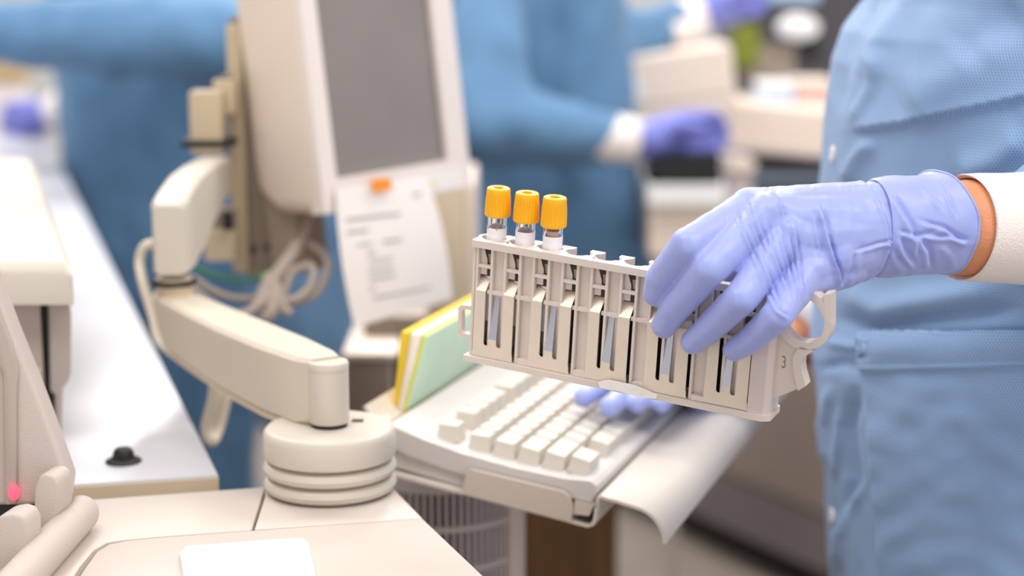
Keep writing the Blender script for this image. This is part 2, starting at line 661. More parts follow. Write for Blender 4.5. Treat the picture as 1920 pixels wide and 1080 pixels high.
bd = [A + Vector((-0.1, 0.006, 0)), Dd + Vector((-0.006, -0.006, 0)), E2 + Vector((-0.02, 0, 0)), PZ(-500, 1320, DZ)]
wprism('cabinet_body', [Vector((p.x, p.y, DZ - 0.024)) for p in bd], Vector((0, 0, -(DZ - 0.024))), M_GREYS, dk)

# white folded tissue pad on the lid
pp = [(337, 1043), (349, 1029), (420, 1024), (500, 1018), (568, 1014.5), (578, 1022), (590, 1070), (600, 1130), (352, 1140), (344, 1090)]
tp = root('tissue_pad', PZ(460, 1060, DZ), 'white folded tissue pad lying on the deck lid', 'tissue')
wprism('lower_ply', [PZ(x, y, DZ) for x, y in pp], Vector((0, 0, 0.0022)), M_PAPER, tp, 0.0008)
pp2 = [(460 + (x - 460) * 0.985, y + 1) for x, y in pp]
wprism('upper_ply', [PZ(x, y, DZ + 0.0022) for x, y in pp2], Vector((0, 0, 0.0016)), M_PAPER, tp, 0.0007)

# ================================================================== GREY SAMPLE LOADER at left edge
ld = root('sample_loader', Vector((-0.33, 1.12, DZ)), 'warm grey sloped sample loader cover at the left edge', 'loader')
D0 = 1.155
gp = [(-80, 330), (0, 560), (30, 640), (70, 738), (110, 845), (140, 930), (120, 938), (62, 948), (6, 949), (-80, 949)]
wprism('sloped_cover', [at(x, y, D0) for x, y in gp], Vector((-0.01, 0.05, 0)), M_GREY, ld, 0.0035, 3)
wprism('cover_rim', [at(x, y, D0 - 0.004) for x, y in [(-80, 385), (-12, 560), (18, 640), (33, 690), (31, 745), (31, 946), (8, 949), (4, 700), (-80, 520)]], Vector((0, 0.012, 0)), M_GREYS, ld, 0.002)
wprism('base_plinth', [at(x, y, D0 + 0.004) for x, y in [(-80, 944), (100, 940), (100, 985), (-80, 1010)]], Vector((0, 0.04, 0)), M_BLACK, ld)
lathe('indicator_lamp', [(0.0005, 0.0028), (0.002, 0.0024), (0.003, 0.001), (0.0034, -0.002)], M_LED, ld,
      Matrix.Translation(at(25, 924, D0 - 0.005)) @ Matrix.Rotation(math.radians(90), 4, 'X') @ Matrix.Scale(1.6, 4, (0, 1, 0)), 24)


def tab(poly, d, name='tab'):
    wprism(name, [at(x, y, d) for x, y in poly], Vector((0.004, 0.022, 0)), M_GREY, ld, 0.0028, 3)


tab([(63, 917), (72, 893), (84, 889), (100, 893), (108, 905), (110, 955), (88, 1010), (62, 1028)], 1.135)
tab([(-22, 985), (2, 966), (24, 963), (42, 968), (49, 985), (50, 1040), (28, 1078), (-22, 1095)], 1.085)
r0, r1 = PZ(152, 962, DZ + 0.012), PZ(-10, 1140, DZ + 0.012)
pts = [r0 + (r1 - r0) * (k / 10) for k in range(11)]
ax = (r1 - r0).normalized()
pth = [r0 - ax * 0.011, r0 - ax * 0.010, r0 - ax * 0.007, r0 - ax * 0.003] + pts
rad = [0.002, 0.0065, 0.0095, 0.0112] + [0.0118] * 11
v, f = tube_vf(pth, rad, 20)
mk('guide_bar', v, f, M_GREY, ld, True, angle=60)
wprism('dark_channel', [PZ(x, y, DZ) for x, y in [(-40, 1000), (110, 950), (100, 1040), (0, 1110), (-60, 1110)]], Vector((0, 0, 0.008)), M_GREYS, ld)

# ================================================================== BENCHTOP ANALYSER on the counter (left)
zt = 1.165
h0 = PZ(135, 487, zt)
ba = root('benchtop_analyzer', Vector((h0.x - 0.2, h0.y + 0.3, DZ)), 'beige benchtop instrument with rounded hood on the white counter', 'instrument')
left = Vector((-math.cos(math.radians(2)), -math.sin(math.radians(2)) * 0, 0))


def hoodpt(s, t, z):   # s along the counter, t to the left
    p = h0 + cdir * s + left * t
    return Vector((p.x, p.y, z))


dy = (at(135, 560, 1.0) - at(135, 487, 1.0)).length
zb = zt - 0.034
sec = [(0.0, zb), (0.0, zt - 0.012), (0.005, zt - 0.004), (0.014, zt), (0.62, zt + 0.004), (0.66, zt - 0.006), (0.67, zb)]
v, f = [], []
for t in (0.0, 0.006, 0.4):
    for k, (s, z) in enumerate(sec):
        zz = z - (0.007 if (t == 0.0 and 1 < k < 6) else 0)
        v.append(hoodpt(s, t, zz))
n = len(sec)
for i in range(2):
    for k in range(n):
        k2 = (k + 1) % n
        f.append((i * n + k, (i + 1) * n + k, (i + 1) * n + k2, i * n + k2))
f.append(list(range(n)))
f.append([2 * n + k for k in range(n)][::-1])
mk('hood', v, f, M_CREAM, ba, True, angle=35)
# raised bulge of the hood toward the back
bp_ = [hoodpt(0.12, 0.05, zt), hoodpt(0.60, 0.05, zt + 0.004), hoodpt(0.60, 0.4, zt + 0.004), hoodpt(0.12, 0.4, zt)]
wprism('hood_lid', bp_, Vector((0, 0, 0.008)), M_CREAM, ba, 0.006, 3)


def bw(name, s0, s1, t0, t1, z0, z1, m, bev=0.002):
    p = [hoodpt(s0, t0, z0), hoodpt(s1, t0, z0), hoodpt(s1, t1, z0), hoodpt(s0, t1, z0)]
    return wprism(name, p, Vector((0, 0, z1 - z0)), m, ba, bev)


bw('front_body', 0.022, 0.6, 0.024, 0.4, DZ + 0.002, zb, M_GREYS)
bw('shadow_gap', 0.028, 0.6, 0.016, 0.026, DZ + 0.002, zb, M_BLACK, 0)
# side panel with a clipped lower corner
s0 = 0.018
sp = []
for px, py in [(92, 570), (132, 570), (134, 590), (133, 700), (128, 716), (118, 728), (116, 852), (106, 852), (104, 740), (95, 735)]:
    sp.append(PPL(px, py, hoodpt(s0, 0, 1.1), Vector((0, 1, 0))))
    sp[-1].z = max(sp[-1].z, DZ + 0.001)
wprism('side_panel', sp, cdir * 0.5, M_GREYS, ba, 0.0015)
bw('foot_strip', 0.02, 0.05, 0.026, 0.4, DZ + 0.055, DZ + 0.058, M_CREAM, 0)

# ================================================================== MONITOR ARM
bc = PZ(620, 917, DZ)
bM = Matrix.Translation(bc)
ar = root('monitor_stand', bM, 'cream two-section swivel arm on a stacked round base', 'monitor arm')
R0 = 246 / 2 / FPX * (bc - CAM).dot(FWD)
k = R0 / 0.046


def ringprof(z0, h, r):
    return [(0.001, z0), (r * 0.9, z0), (r * 0.975, z0 + h * 0.18), (r, z0 + h * 0.5), (r * 0.975, z0 + h * 0.82), (r * 0.9, z0 + h), (0.001, z0 + h)]


mmz = 1 / FPX * (bc - CAM).dot(FWD) / math.cos(math.radians(17))   # metres of height per pixel
lathe('base_ring', ringprof(0.001, 0.0105, R0 * 1.01), M_CREAM, ar, bM, 72)
lathe('base_ring', ringprof(0.0125, 0.0105, R0 * 1.01), M_CREAM, ar, bM, 72)
lathe('base_neck', [(R0 * 0.85, 0.0), (R0 * 0.85, 0.026)], M_CREAMD, ar, bM, 48)
zd = 0.0245
hd = 0.0215
lathe('base_disc', [(R0 * 0.9, zd), (R0 * 0.985, zd + 0.001), (R0, zd + 0.003), (R0, zd + hd - 0.006), (R0 * 0.985, zd + hd - 0.0025), (R0 * 0.94, zd + hd - 0.0004), (R0 * 0.9, zd + hd), (0.001, zd + hd)], M_CREAM, ar, bM, 72)
ztop = DZ + zd + hd
pr = 37.5 / FPX * (bc - CAM).dot(FWD)
zp = ztop + 0.060
zpx = PPL(620, 677, bc, Vector((0, 1, 0))).z
lathe('post_collar', [(pr * 0.9, 0), (pr * 0.9, 0.004)], M_BLACK, ar, Matrix.Translation((bc.x, bc.y, ztop)), 40)
lathe('post', [(pr * 0.97, 0.003), (pr, 0.0045), (pr, zpx - ztop - 0.006), (pr * 0.99, zpx - ztop - 0.006)], M_CREAM, ar, Matrix.Translation((bc.x, bc.y, ztop)), 48)
lathe('post_cap', [(pr * 0.985, zpx - ztop - 0.006), (pr * 1.01, zpx - ztop - 0.005), (pr * 1.01, zpx - ztop - 0.001), (pr * 0.96, zpx - ztop), (0.001, zpx - ztop)], M_CREAM, ar, Matrix.Translation((bc.x, bc.y, ztop)), 48)
for sx, sy in ((-0.6, 0.35), (0.62, 0.4)):
    box('bolt_slot', (bc.x + sx * 0.03 - 0.004, bc.y + sy * 0.03 - 0.003, ztop - 0.0005), (bc.x + sx * 0.03 + 0.004, bc.y + sy * 0.03 + 0.003, ztop + 0.0006), M_BLACK, ar)
# lower beam: post -> elbow
zb1 = PPL(600, 672, bc, Vector((0, 1, 0))).z
el = PZ(330, 552, zb1)
bdir = Vector((el.x - bc.x, el.y - bc.y, 0))
blen = bdir.length
bdir.normalize()
bn = Vector((-bdir.y, bdir.x, 0))
if bn.y > 0:
    bn = -bn      # toward the camera
v, f = [], []
prof = [(0.004, 0.000, 0.046, 0.0125), (0.02, 0.0005, 0.0495, 0.0175), (0.07, 0.001, 0.049, 0.021), (0.14, 0.0015, 0.047, 0.0215), (0.20, 0.001, 0.044, 0.020), (blen - 0.012, 0.0, 0.041, 0.0175), (blen + 0.016, -0.001, 0.039, 0.0145), (blen + 0.024, -0.003, 0.037, 0.008)]
for s, zt_, hh, hw in prof:
    c = Vector((bc.x, bc.y, zb1 - zt_)) + bdir * s
    e = 0.003
    cs = [(hw, -e), (hw, -hh + e), (hw - e, -hh), (-hw + e, -hh), (-hw, -hh + e), (-hw, -e), (-hw + e, 0), (hw - e, 0)]
    for a, b in cs:
        v.append(c + bn * a + Vector((0, 0, b)))
for i in range(len(prof) - 1):
    for q in range(8):
        q2 = (q + 1) % 8
        f.append((i * 8 + q, i * 8 + q2, (i + 1) * 8 + q2, (i + 1) * 8 + q))
f.append(list(range(8)))
f.append([(len(prof) - 1) * 8 + q for q in range(8)][::-1])
mk('lower_beam', v, f, M_BEIGE, ar, True, angle=30)
v2 = []
for s, zt_, hh, hw in prof[1:-2]:
    c = Vector((bc.x, bc.y, zb1 - zt_ - hh)) + bdir * s
    for a, b in ((hw * 0.9, 0.0005), (hw * 0.9, -0.004), (-hw * 0.9, -0.004), (-hw * 0.9, 0.0005)):
        v2.append(c + bn * a + Vector((0, 0, b)))
f2 = []
nn = len(v2) // 4
for i in range(nn - 1):
    for q in range(4):
        q2 = (q + 1) % 4
        f2.append((i * 4 + q, i * 4 + q2, (i + 1) * 4 + q2, (i + 1) * 4 + q))
f2 += [(0, 1, 2, 3), ((nn - 1) * 4 + 3, (nn - 1) * 4 + 2, (nn - 1) * 4 + 1, (nn - 1) * 4)]
mk('cable_channel', v2, f2, M_CREAMD, ar)
# elbow column + cable tie + upper link
de = (el - CAM).dot(FWD)
eb = Vector((el.x - 0.001, el.y, zb1))
lathe('elbow_joint', [(0.0145, -0.004), (0.0145, 0.014)], M_CREAMD, ar, Matrix.Translation(eb), 36)
lathe('cable_tie', [(0.0150, 0.009), (0.0185, 0.009), (0.0185, 0.0125), (0.0150, 0.0125)], M_BLACK, ar, Matrix.Translation(eb), 36)
# upper link: horizontal beam, seen end-on, tapering to the back
e2 = at(408, 330, de + 0.20)
ud = Vector((e2.x - eb.x, e2.y - eb.y, 0))
ul = ud.length
ud.normalize()
un = Vector((ud.y, -ud.x, 0))
zl0 = PPL(320, 512, eb, Vector((0, 1, 0))).z
zl1 = PPL(320, 372, eb, Vector((0, 1, 0))).z
v, f = [], []
hw0 = 33 / FPX * de
lp = [(-0.015, zl0 + 0.001, zl1 - 0.004, hw0 * 0.80), (-0.010, zl0, zl1, hw0), (0.02, zl0 + 0.001, zl1 + 0.006, hw0), (0.06, zl0 + 0.008, zl1 + 0.011, hw0 * 0.99), (0.11, zl0 + 0.020, zl1 + 0.012, hw0 * 0.96), (0.17, zl0 + 0.030, zl1 + 0.011, hw0 * 0.92), (ul, zl0 + 0.034, zl1 + 0.009, hw0 * 0.88), (ul + 0.012, zl0 + 0.036, zl1 + 0.005, hw0 * 0.6)]
for s, za, zc, hw in lp:
    c = Vector((eb.x, eb.y, 0)) + ud * s
    e = 0.003
    for a, b in ((hw, za + e), (hw, zc - e), (hw - e, zc), (-hw + e, zc), (-hw, zc - e), (-hw, za + e), (-hw + e, za), (hw - e, za)):
        v.append(c + un * a + Vector((0, 0, b)))
for i in range(len(lp) - 1):
    for q in range(8):
        q2 = (q + 1) % 8
        f.append((i * 8 + q, i * 8 + q2, (i + 1) * 8 + q2, (i + 1) * 8 + q))
f.append(list(range(8)))
f.append([(len(lp) - 1) * 8 + q for q in range(8)][::-1])
mk('upper_link', v, f, M_CREAM, ar, True, angle=30)
# bracket column over the far end, tie, vertical mounting rail
d2 = de + 0.20


def fbox(name, x0, x1, y0, y1, d, dep, m, parent, bev=0.002, shift=(0, 0)):
    """upright box whose near face covers these pixels at depth d"""
    o = at((x0 + x1) / 2, y1, d)
    n = Vector((0, 1, 0))
    a, b = PPL(x0, y1, o, n), PPL(x1, y1, o, n)
    z1_ = PPL((x0 + x1) / 2, y0, o, n).z
    pts_ = [Vector((a.x, o.y, o.z)), Vector((b.x, o.y, o.z)), Vector((b.x + shift[0], o.y + dep, o.z)), Vector((a.x + shift[0], o.y + dep, o.z))]
    return wprism(name, pts_, Vector((0, 0, z1_ - o.z)), m, parent, bev)


fbox('bracket_column', 357, 418, 172, 290, d2 - 0.012, 0.03, M_RAILM, ar, 0.002)
fbox('bracket_arm', 400, 442, 150, 215, d2, 0.06, M_RAILM, ar, 0.002)
fbox('bracket_pad', 408, 432, 146, 152, d2 + 0.002, 0.02, M_BLACK, ar, 0.0005)
fbox('cable_tie', 338, 436, 264, 277, d2 - 0.016, 0.035, M_BLACK, ar, 0.001)
fbox('mounting_rail', 437, 466, 48, 512, d2 + 0.05, 0.012, M_RAILM, ar, 0.001)
fbox('rail_side', 464, 512, 60, 520, d2 + 0.06, 0.05, M_TAUPEM, ar, 0.001)
fbox('lower_clamp', 392, 440, 392, 430, d2, 0.02, M_TAUPEM, ar, 0.001)
fbox('lower_bracket', 384, 440, 430, 490, d2 + 0.035, 0.03, M_CREAMD, ar, 0.001)
fbox('clamp_jaw', 420, 436, 398, 432, d2 - 0.006, 0.01, M_BLACK, ar, 0.0005)
for px, py in ((476, 466), (501, 462)):
    c = at(px, py, d2 + 0.057)
    lathe('rail_hole', [(0.0005, -0.002), (0.003, -0.002), (0.003, 0.004)], M_BLACK, ar, Matrix.Translation(c) @ Matrix.Rotation(math.radians(90), 4, 'X'), 16)
for px, py in ((449, 235), (449, 275)):
    c = at(px, py, d2 + 0.0495)
    lathe('rail_screw', [(0.0005, 0.0015), (0.002, 0.0012), (0.0025, 0)], M_LBLUE, ar, Matrix.Translation(c) @ Matrix.Rotation(math.radians(90), 4, 'X'), 12)

# strut from the post base to the beam
tube('gas_strut', [at(533, 832, 1.29), at(518, 790, 1.31), at(512, 770, 1.32)], 0.0035, M_BLACK, ar, 10)

# ---- cables (each its own thing)


def cable(pts, r, m, label, grp=None):
    v, f = tube_vf(spline(pts, 10), r, 10)
    o = mk('cable', v, f, m, None, True)
    tag(o, label, 'cable', grp)
    return o


cable([at(300, 455, 1.50), at(272, 462, 1.50), at(262, 490, 1.50), at(268, 530, 1.49), at(286, 590, 1.48), at(300, 640, 1.47), at(340, 668, 1.45), at(390, 684, 1.43)], 0.0042, M_CABLEW,
      'white cable looping beside the elbow of the cream arm')
cable([at(378, 672, 1.45), at(402, 700, 1.46), at(400, 750, 1.465), at(388, 800, 1.47), at(396, 828, 1.47), at(410, 800, 1.48), at(424, 740, 1.48), at(430, 690, 1.48)], 0.0050, M_CABLEW,
      'cream cable hanging in a loop beneath the lower arm beam')
cable([at(362, 520, 1.58), at(400, 545, 1.60), at(440, 558, 1.63), at(490, 556, 1.66), at(530, 530, 1.68), at(560, 500, 1.69)], 0.0030, M_CABLE, 'grey cable running from the arm elbow to the cable knot')
cable([at(364, 500, 1.58), at(400, 515, 1.60), at(445, 527, 1.64), at(480, 522, 1.67), at(520, 500, 1.69)], 0.0022, M_GREEN, 'thin green wire running beside the grey arm cables')
cable([at(530, 560, 1.66), at(548, 510, 1.67), at(585, 500, 1.67), at(582, 535, 1.66), at(550, 562, 1.65), at(520, 556, 1.65)], 0.0036, M_CABLE, 'grey cable making the small inner loop under the monitor')
cable([at(505, 575, 1.66), at(540, 570, 1.66), at(590, 550, 1.67), at(614, 505, 1.68), at(606, 475, 1.69), at(575, 455, 1.70)], 0.0040, M_CABLE, 'grey cable making the wide outer loop under the monitor')
cable([at(480, 580, 1.64), at(500, 540, 1.65), at(530, 500, 1.67), at(555, 465, 1.69), at(570, 425, 1.70), at(575, 395, 1.71)], 0.0065, M_CABLE, 'thick grey cable rising to the underside of the monitor')
cable([at(520, 560, 1.64), at(535, 580, 1.64), at(545, 588, 1.64)], 0.0045, M_CABLE, 'short grey cable end sticking out below the knot')
cable([at(360, 540, 1.58), at(400, 572, 1.60), at(450, 590, 1.62), at(500, 560, 1.64), at(520, 540, 1.65)], 0.0042, M_CABLE, 'pale grey cable sagging along the top of the lower beam')
cable([at(500, 520, 1.66), at(518, 545, 1.65), at(510, 580, 1.64), at(495, 596, 1.64)], 0.007, M_CABLE, 'bundled grey cable knot behind the arm beam')

# ================================================================== MONITOR
psi, tau = math.radians(55), math.radians(7.5)
nh = Vector((math.sin(psi), -math.cos(psi), 0))
Hx = Vector((math.cos(psi), math.sin(psi), 0))
Vx = Vector((0, 0, 1)) * math.cos(tau) - nh * math.sin(tau)
Nx = Hx.cross(Vx).normalized()        # outward (to the viewer side)
if Nx.dot(nh) < 0:
    Nx = -Nx
o = at(627, 335, 1.655)               # lower-left corner of the glass


def mrel(px, py):
    p = PPL(px, py, o, Nx)
    return (p - o).dot(Hx), (p - o).dot(Vx)


MM = Matrix((Hx, Vx, Nx)).transposed().to_4x4()
MM.translation = o
mo = root('monitor', MM, 'cream housed portrait monitor with a grey screen on the arm', 'monitor')
WG, HG = mrel(836, 297)[0], 0.262
bl = mrel(600, 338)[0]
bl2, bb = mrel(627, 398)
br = mrel(874, 290)[0]
bb = -abs(bb)
HT = HG + 0.03
# bezel frame (four bars)
Lb, Rb, Bb, Tb = -0.022, br, bb, HT


def mbar(name, a, b):
    return box(name, (a[0], a[1], -0.012), (b[0], b[1], 0.003), M_MONF, mo, 0.0025, MM)


fr_out = [(Lb, Bb), (Rb, Bb), (Rb, Tb), (Lb, Tb)]
fr_in = [(0, 0), (WG, 0), (WG, HG), (0, HG)]
for nm, a, b in (('bezel_bottom', (Lb, Bb), (Rb, 0)), ('bezel_top', (Lb, HG), (Rb, Tb)), ('bezel_side', (Lb, 0.0), (0, HG)), ('bezel_side', (WG, 0.0), (Rb, HG))):
    mbar(nm, a, b)
box('screen', (-0.001, -0.001, -0.006), (WG + 0.001, HG + 0.001, -0.0015), M_SCREEN, mo, 0, MM)
# housing: rounded back shell
v, f = [], []
layers = [(0.0, -0.004, 0.0), (0.0015, -0.012, 0.0), (0.001, -0.055, 0.004), (-0.006, -0.078, 0.010), (-0.022, -0.094, 0.022), (-0.05, -0.104, 0.05)]
for grow, zz, up in layers:
    x0, x1, y0, y1 = Lb - grow, Rb + grow, Bb - grow + up, Tb + grow
    rr = 0.016
    for cx, cy, a0 in ((x1 - rr, y0 + rr, -90), (x1 - rr, y1 - rr, 0), (x0 + rr, y1 - rr, 90), (x0 + rr, y0 + rr, 180)):
        for q in range(5):
            a = math.radians(a0 + 22.5 * q)
            v.append(Vector((cx + rr * math.cos(a), cy + rr * math.sin(a), zz)))
n = 20
for i in range(len(layers) - 1):
    for q in range(n):
        q2 = (q + 1) % n
        f.append((i * n + q2, i * n + q, (i + 1) * n + q, (i + 1) * n + q2))
f.append(list(range(n)))
f.append([(len(layers) - 1) * n + q for q in range(n)][::-1])
mk('housing', v, f, M_MON, mo, True, M=MM, angle=40)
box('mount_plate', (0.03, 0.06, -0.135), (0.13, 0.16, -0.102), M_TAUPEM, mo, 0.003, MM)
box('swivel_foot', (-0.005, Bb - 0.055, -0.085), (0.035, Bb + 0.02, -0.05), M_TAUPEM, mo, 0.004, MM)
# soft print on the screen: pale icon squares
# sheet of paper hung from the lower bezel
No = o + Nx * 0.0055
pc = [PPL(x, y, No, Nx) for x, y in ((629, 352), (800, 330), (846, 560), (655, 614))]
pr_ = root('paper_sheet', Matrix.Translation(pc[0]), 'white printed sheet hanging from the monitor by an orange tab', 'paper')


def pgrid(u, t, lift=0.0):
    a = pc[0].lerp(pc[1], u)
    b = pc[3].lerp(pc[2], u)
    p = a.lerp(b, t)
    bow = 0.006 * math.sin(math.pi * t) * (0.4 + 0.6 * u) + 0.010 * t * t * (0.6 - 0.4 * u)
    side = -0.006 * math.sin(math.pi * t) * (1 - u)
    return p + Nx * (bow + lift) + Hx * side


v, f = [], []
nu, nt_ = 10, 16
for lay in (0.0, -0.0004):
    for j in range(nt_ + 1):
        for i in range(nu + 1):
            v.append(pgrid(i / nu, j / nt_, lay))
S = (nu + 1) * (nt_ + 1)
for j in range(nt_):
    for i in range(nu):
        a = j * (nu + 1) + i
        f.append((a, a + nu + 1, a + nu + 2, a + 1))
        f.append((S + a, S + a + 1, S + a + nu + 2, S + a + nu + 1))
mk('sheet', v, f, M_PAPER, pr_, True)


def pstrip(u0, t0, u1, t1, wd):
    vv, ff = [], []
    m_ = 10
    for q in range(m_ + 1):
        u = u0 + (u1 - u0) * q / m_
        t = t0 + (t1 - t0) * q / m_
        vv += [pgrid(u, t - wd, 0.0006), pgrid(u, t + wd, 0.0006)]
    for q in range(m_):
        ff.append((2 * q, 2 * q + 1, 2 * q + 3, 2 * q + 2))
    return vv, ff


for u0, t0, u1, t1, wd in ((0.08, 0.235, 0.62, 0.255, 0.010), (0.08, 0.325, 0.28, 0.332, 0.009), (0.16, 0.43, 0.30, 0.435, 0.007), (0.40, 0.44, 0.58, 0.447, 0.010), (0.23, 0.50, 0.32, 0.505, 0.008),
                           (0.24, 0.565, 0.46, 0.572, 0.008), (0.22, 0.63, 0.46, 0.64, 0.008), (0.22, 0.69, 0.46, 0.70, 0.008), (0.20, 0.76, 0.26, 0.765, 0.007), (0.22, 0.83, 0.78, 0.86, 0.008), (0.78, 0.13, 0.88, 0.133, 0.010)):
    vv, ff = pstrip(u0, t0, u1, t1, wd)
    mk('text_line', vv, ff, M_INK, pr_)
# orange tab + bezel label
ot = [PPL(x, y, o + Nx * 0.0105, Nx) for x, y in ((694, 338), (729, 333), (735, 355), (701, 360))]
t_ = wprism('orange_tab', ot, Nx * 0.0012, M_ORANGE, None)
tag(t_, 'bright orange sticky tab holding the sheet to the bezel', 'tape')
lt = [PPL(x, y, o + Nx * 0.0035, Nx) for x, y in ((752, 333), (868, 315), (872, 350), (757, 372))]
lb = root('bezel_label', Matrix.Translation(lt[0]), 'white label strip with yellow highlighting on the monitor bezel', 'label')
wprism('strip', lt, Nx * 0.0008, M_PAPER, lb)
hl = [PPL(x, y, o + Nx * 0.0045, Nx) for x, y in ((765, 348), (818, 339), (819, 347), (766, 356))]
wprism('highlight', hl, Nx * 0.0004, M_HILITE, lb)

# beige cabinet standing behind the sheet
bx = root('beige_cabinet', at(845, 700, 2.3), 'tall beige cabinet edge behind the hanging sheet', 'cabinet')
fbox('cabinet_panel', 790, 872, 335, 720, 2.3, 0.22, M_CREAMD, bx, 0.006)
fbox('cabinet_trim', 872, 892, 345, 720, 2.31, 0.21, M_MON, bx, 0.004)

# taupe printer-like boxes behind the keyboard tray
pb = root('grey_printer', at(720, 760, 2.0), 'stacked taupe desktop printer behind the yellow folder', 'printer')
fbox('printer_top', 682, 800, 592, 655, 1.98, 0.25, M_TAUPEM, pb, 0.006)
fbox('printer_tray', 640, 745, 662, 678, 1.90, 0.16, M_MON, pb, 0.004)
fbox('printer_body', 640, 735, 678, 780, 1.92, 0.2, M_TAUPEM, pb, 0.004)
fbox('printer_slot', 735, 790, 655, 760, 1.96, 0.2, M_BLACK, pb, 0.002)
fbox('printer_base', 640, 790, 760, 900, 1.94, 0.25, M_CABG, pb, 0.004)
_pz = at(715, 900, 1.94)
box('pedestal', (_pz.x - 0.04, _pz.y + 0.01, 0), (_pz.x + 0.04, _pz.y + 0.24, _pz.z), M_CABG, pb)

# ================================================================== KEYBOARD + TRAY
yaw, tu = 0.332, 0.153
hu = Vector((math.cos(yaw), -math.sin(yaw), 0))
U = hu * math.cos(tu) - Vector((0, 0, 1)) * math.sin(tu)
W = Vector((math.sin(yaw), math.cos(yaw), 0))
Nn = U.cross(W)
KO = CAM + RGT * -0.0925 + UPV * -0.1005 + FWD * 1.328
KM = Matrix((U, W, Nn)).transposed().to_4x4()
KM.translation = KO
kb = root('keyboard', KM, 'cream computer keyboard lying in the metal tray', 'keyboard')
KL = 0.455
# case: sweep a side profile (u, n) along w, ends closed
prof = [(0.0, -0.001), (0.002, 0.001), (0.03, -0.0035), (0.06, -0.0065), (0.10, -0.0075), (0.14, -0.006), (0.160, -0.003), (0.164, -0.005), (0.165, -0.008), (0.163, -0.018), (0.06, -0.022), (0.02, -0.019), (0.001, -0.014)]
lowp = [(u, n) for u, n in prof]
v, f = [], []
n = len(lowp)
ws = [0.0, 0.002, KL - 0.002, KL]
for i, wv in enumerate(ws):
    for u, z in lowp:
        sc = 0.985 if i in (0, 3) else 1.0
        v.append(Vector((0.08 + (u - 0.08) * sc, wv, -0.01 + (z + 0.01) * sc)))
for i in range(3):
    for q in range(n):
        q2 = (q + 1) % n
        f.append((i * n + q, (i + 1) * n + q, (i + 1) * n + q2, i * n + q2))
f.append(list(range(n)))
f.append([3 * n + q for q in range(n)][::-1])
mk('case', v, f, M_KEYB, kb, True, M=KM, angle=30)
# rear support wedge under the case
prism('rear_foot', [(0.004, -0.015), (0.075, -0.0215), (0.082, -0.030), (0.078, -0.033), (0.004, -0.031)], 0.004, KL - 0.004, M_KEYB, kb, 0, KM @ Matrix(((1, 0, 0, 0), (0, 0, 1, 0), (0, 1, 0, 0), (0, 0, 0, 1))))


def key_mesh(wd, dp=0.0168, h=0.0122):
    bm = bmesh.new()
    b = [(-dp / 2, -wd / 2), (dp / 2, -wd / 2), (dp / 2, wd / 2), (-dp / 2, wd / 2)]
    lo = [bm.verts.new((x, y, 0)) for x, y in b]
    hi = [bm.verts.new((x * 0.84 - 0.0006, (abs(y) - 0.0013) * (1 if y > 0 else -1), h)) for x, y in b]
    bm.faces.new(lo[::-1])
    bm.faces.new(hi)
    for i in range(4):
        j = (i + 1) % 4
        bm.faces.new((lo[i], lo[j], hi[j], hi[i]))
    bevel(bm, 0.0008, 1)
    v, f = bm_out(bm)
    me = bpy.data.meshes.new('key')
    me.from_pydata([tuple(x) for x in v], [], f)
    me.materials.append(M_KEY)
    me.polygons.foreach_set('use_smooth', [True] * len(me.polygons))
    try:
        me.set_sharp_from_angle(angle=math.radians(35))
    except Exception:
        pass
    return me


KEYM = {}


def surf_n(u):
    for (u0, n0), (u1, n1) in zip(prof[1:7], prof[2:8]):
        if u0 <= u <= u1:
            return n0 + (n1 - n0) * (u - u0) / (u1 - u0)
    return -0.006


def key(u, w0, units, tilt):
    kk = round(units, 2)
    if kk not in KEYM:
        KEYM[kk] = key_mesh(0.019 * units - 0.0012)
    o_ = bpy.data.objects.new('key', KEYM[kk])
    link(o_, kb)
    o_.location = (u, w0 + 0.0095 * units, surf_n(u) - 0.0008)
    o_.rotation_euler = (0, tilt, 0)


W0 = 0.014
rowu = [0.044, 0.069, 0.088, 0.107, 0.126, 0.145]
tl = [-0.10, -0.07, -0.02, 0.03, 0.07, 0.09]
P0 = 0.019
main = [
    [(0, 1), (2, 1), (3, 1), (4, 1), (5, 1), (6.5, 1), (7.5, 1), (8.5, 1), (9.5, 1), (11, 1), (12, 1), (13, 1), (14, 1)],
    [(i, 1) for i in range(13)] + [(13, 2)],
    [(0, 1.5)] + [(1.5 + i, 1) for i in range(12)] + [(13.5, 1.5)],
    [(0, 1.75)] + [(1.75 + i, 1) for i in range(11)] + [(12.75, 2.25)],
    [(0, 2.25)] + [(2.25 + i, 1) for i in range(10)] + [(12.25, 2.75)],
    [(0, 1.5), (2.5, 1.5), (4, 6), (10, 1.5), (13.5, 1.5)],
]
nav = [[(15.25, 1), (16.25, 1), (17.25, 1)], [(15.25, 1), (16.25, 1), (17.25, 1), (18.5, 1), (19.5, 1), (20.5, 1), (21.5, 1)], [(15.25, 1), (16.25, 1), (17.25, 1), (18.5, 1), (19.5, 1), (20.5, 1)],
       [(18.5, 1), (19.5, 1), (20.5, 1)], [(16.25, 1), (18.5, 1), (19.5, 1), (20.5, 1), (21.5, 1)], [(15.25, 1), (16.25, 1), (17.25, 1), (18.5, 2), (20.5, 1)]]
for r in range(6):
    for a, un_ in main[r] + nav[r]:
        key(rowu[r], W0 + a * P0, un_, tl[r])

# tray
trM = KM
tr = root('keyboard_tray', KM, 'pale metal keyboard tray with a curled front lip', 'tray')
Q = KM @ Matrix(((1, 0, 0, 0), (0, 0, 1, 0), (0, 1, 0, 0), (0, 0, 0, 1)))   # (u, n, w) -> keyboard frame


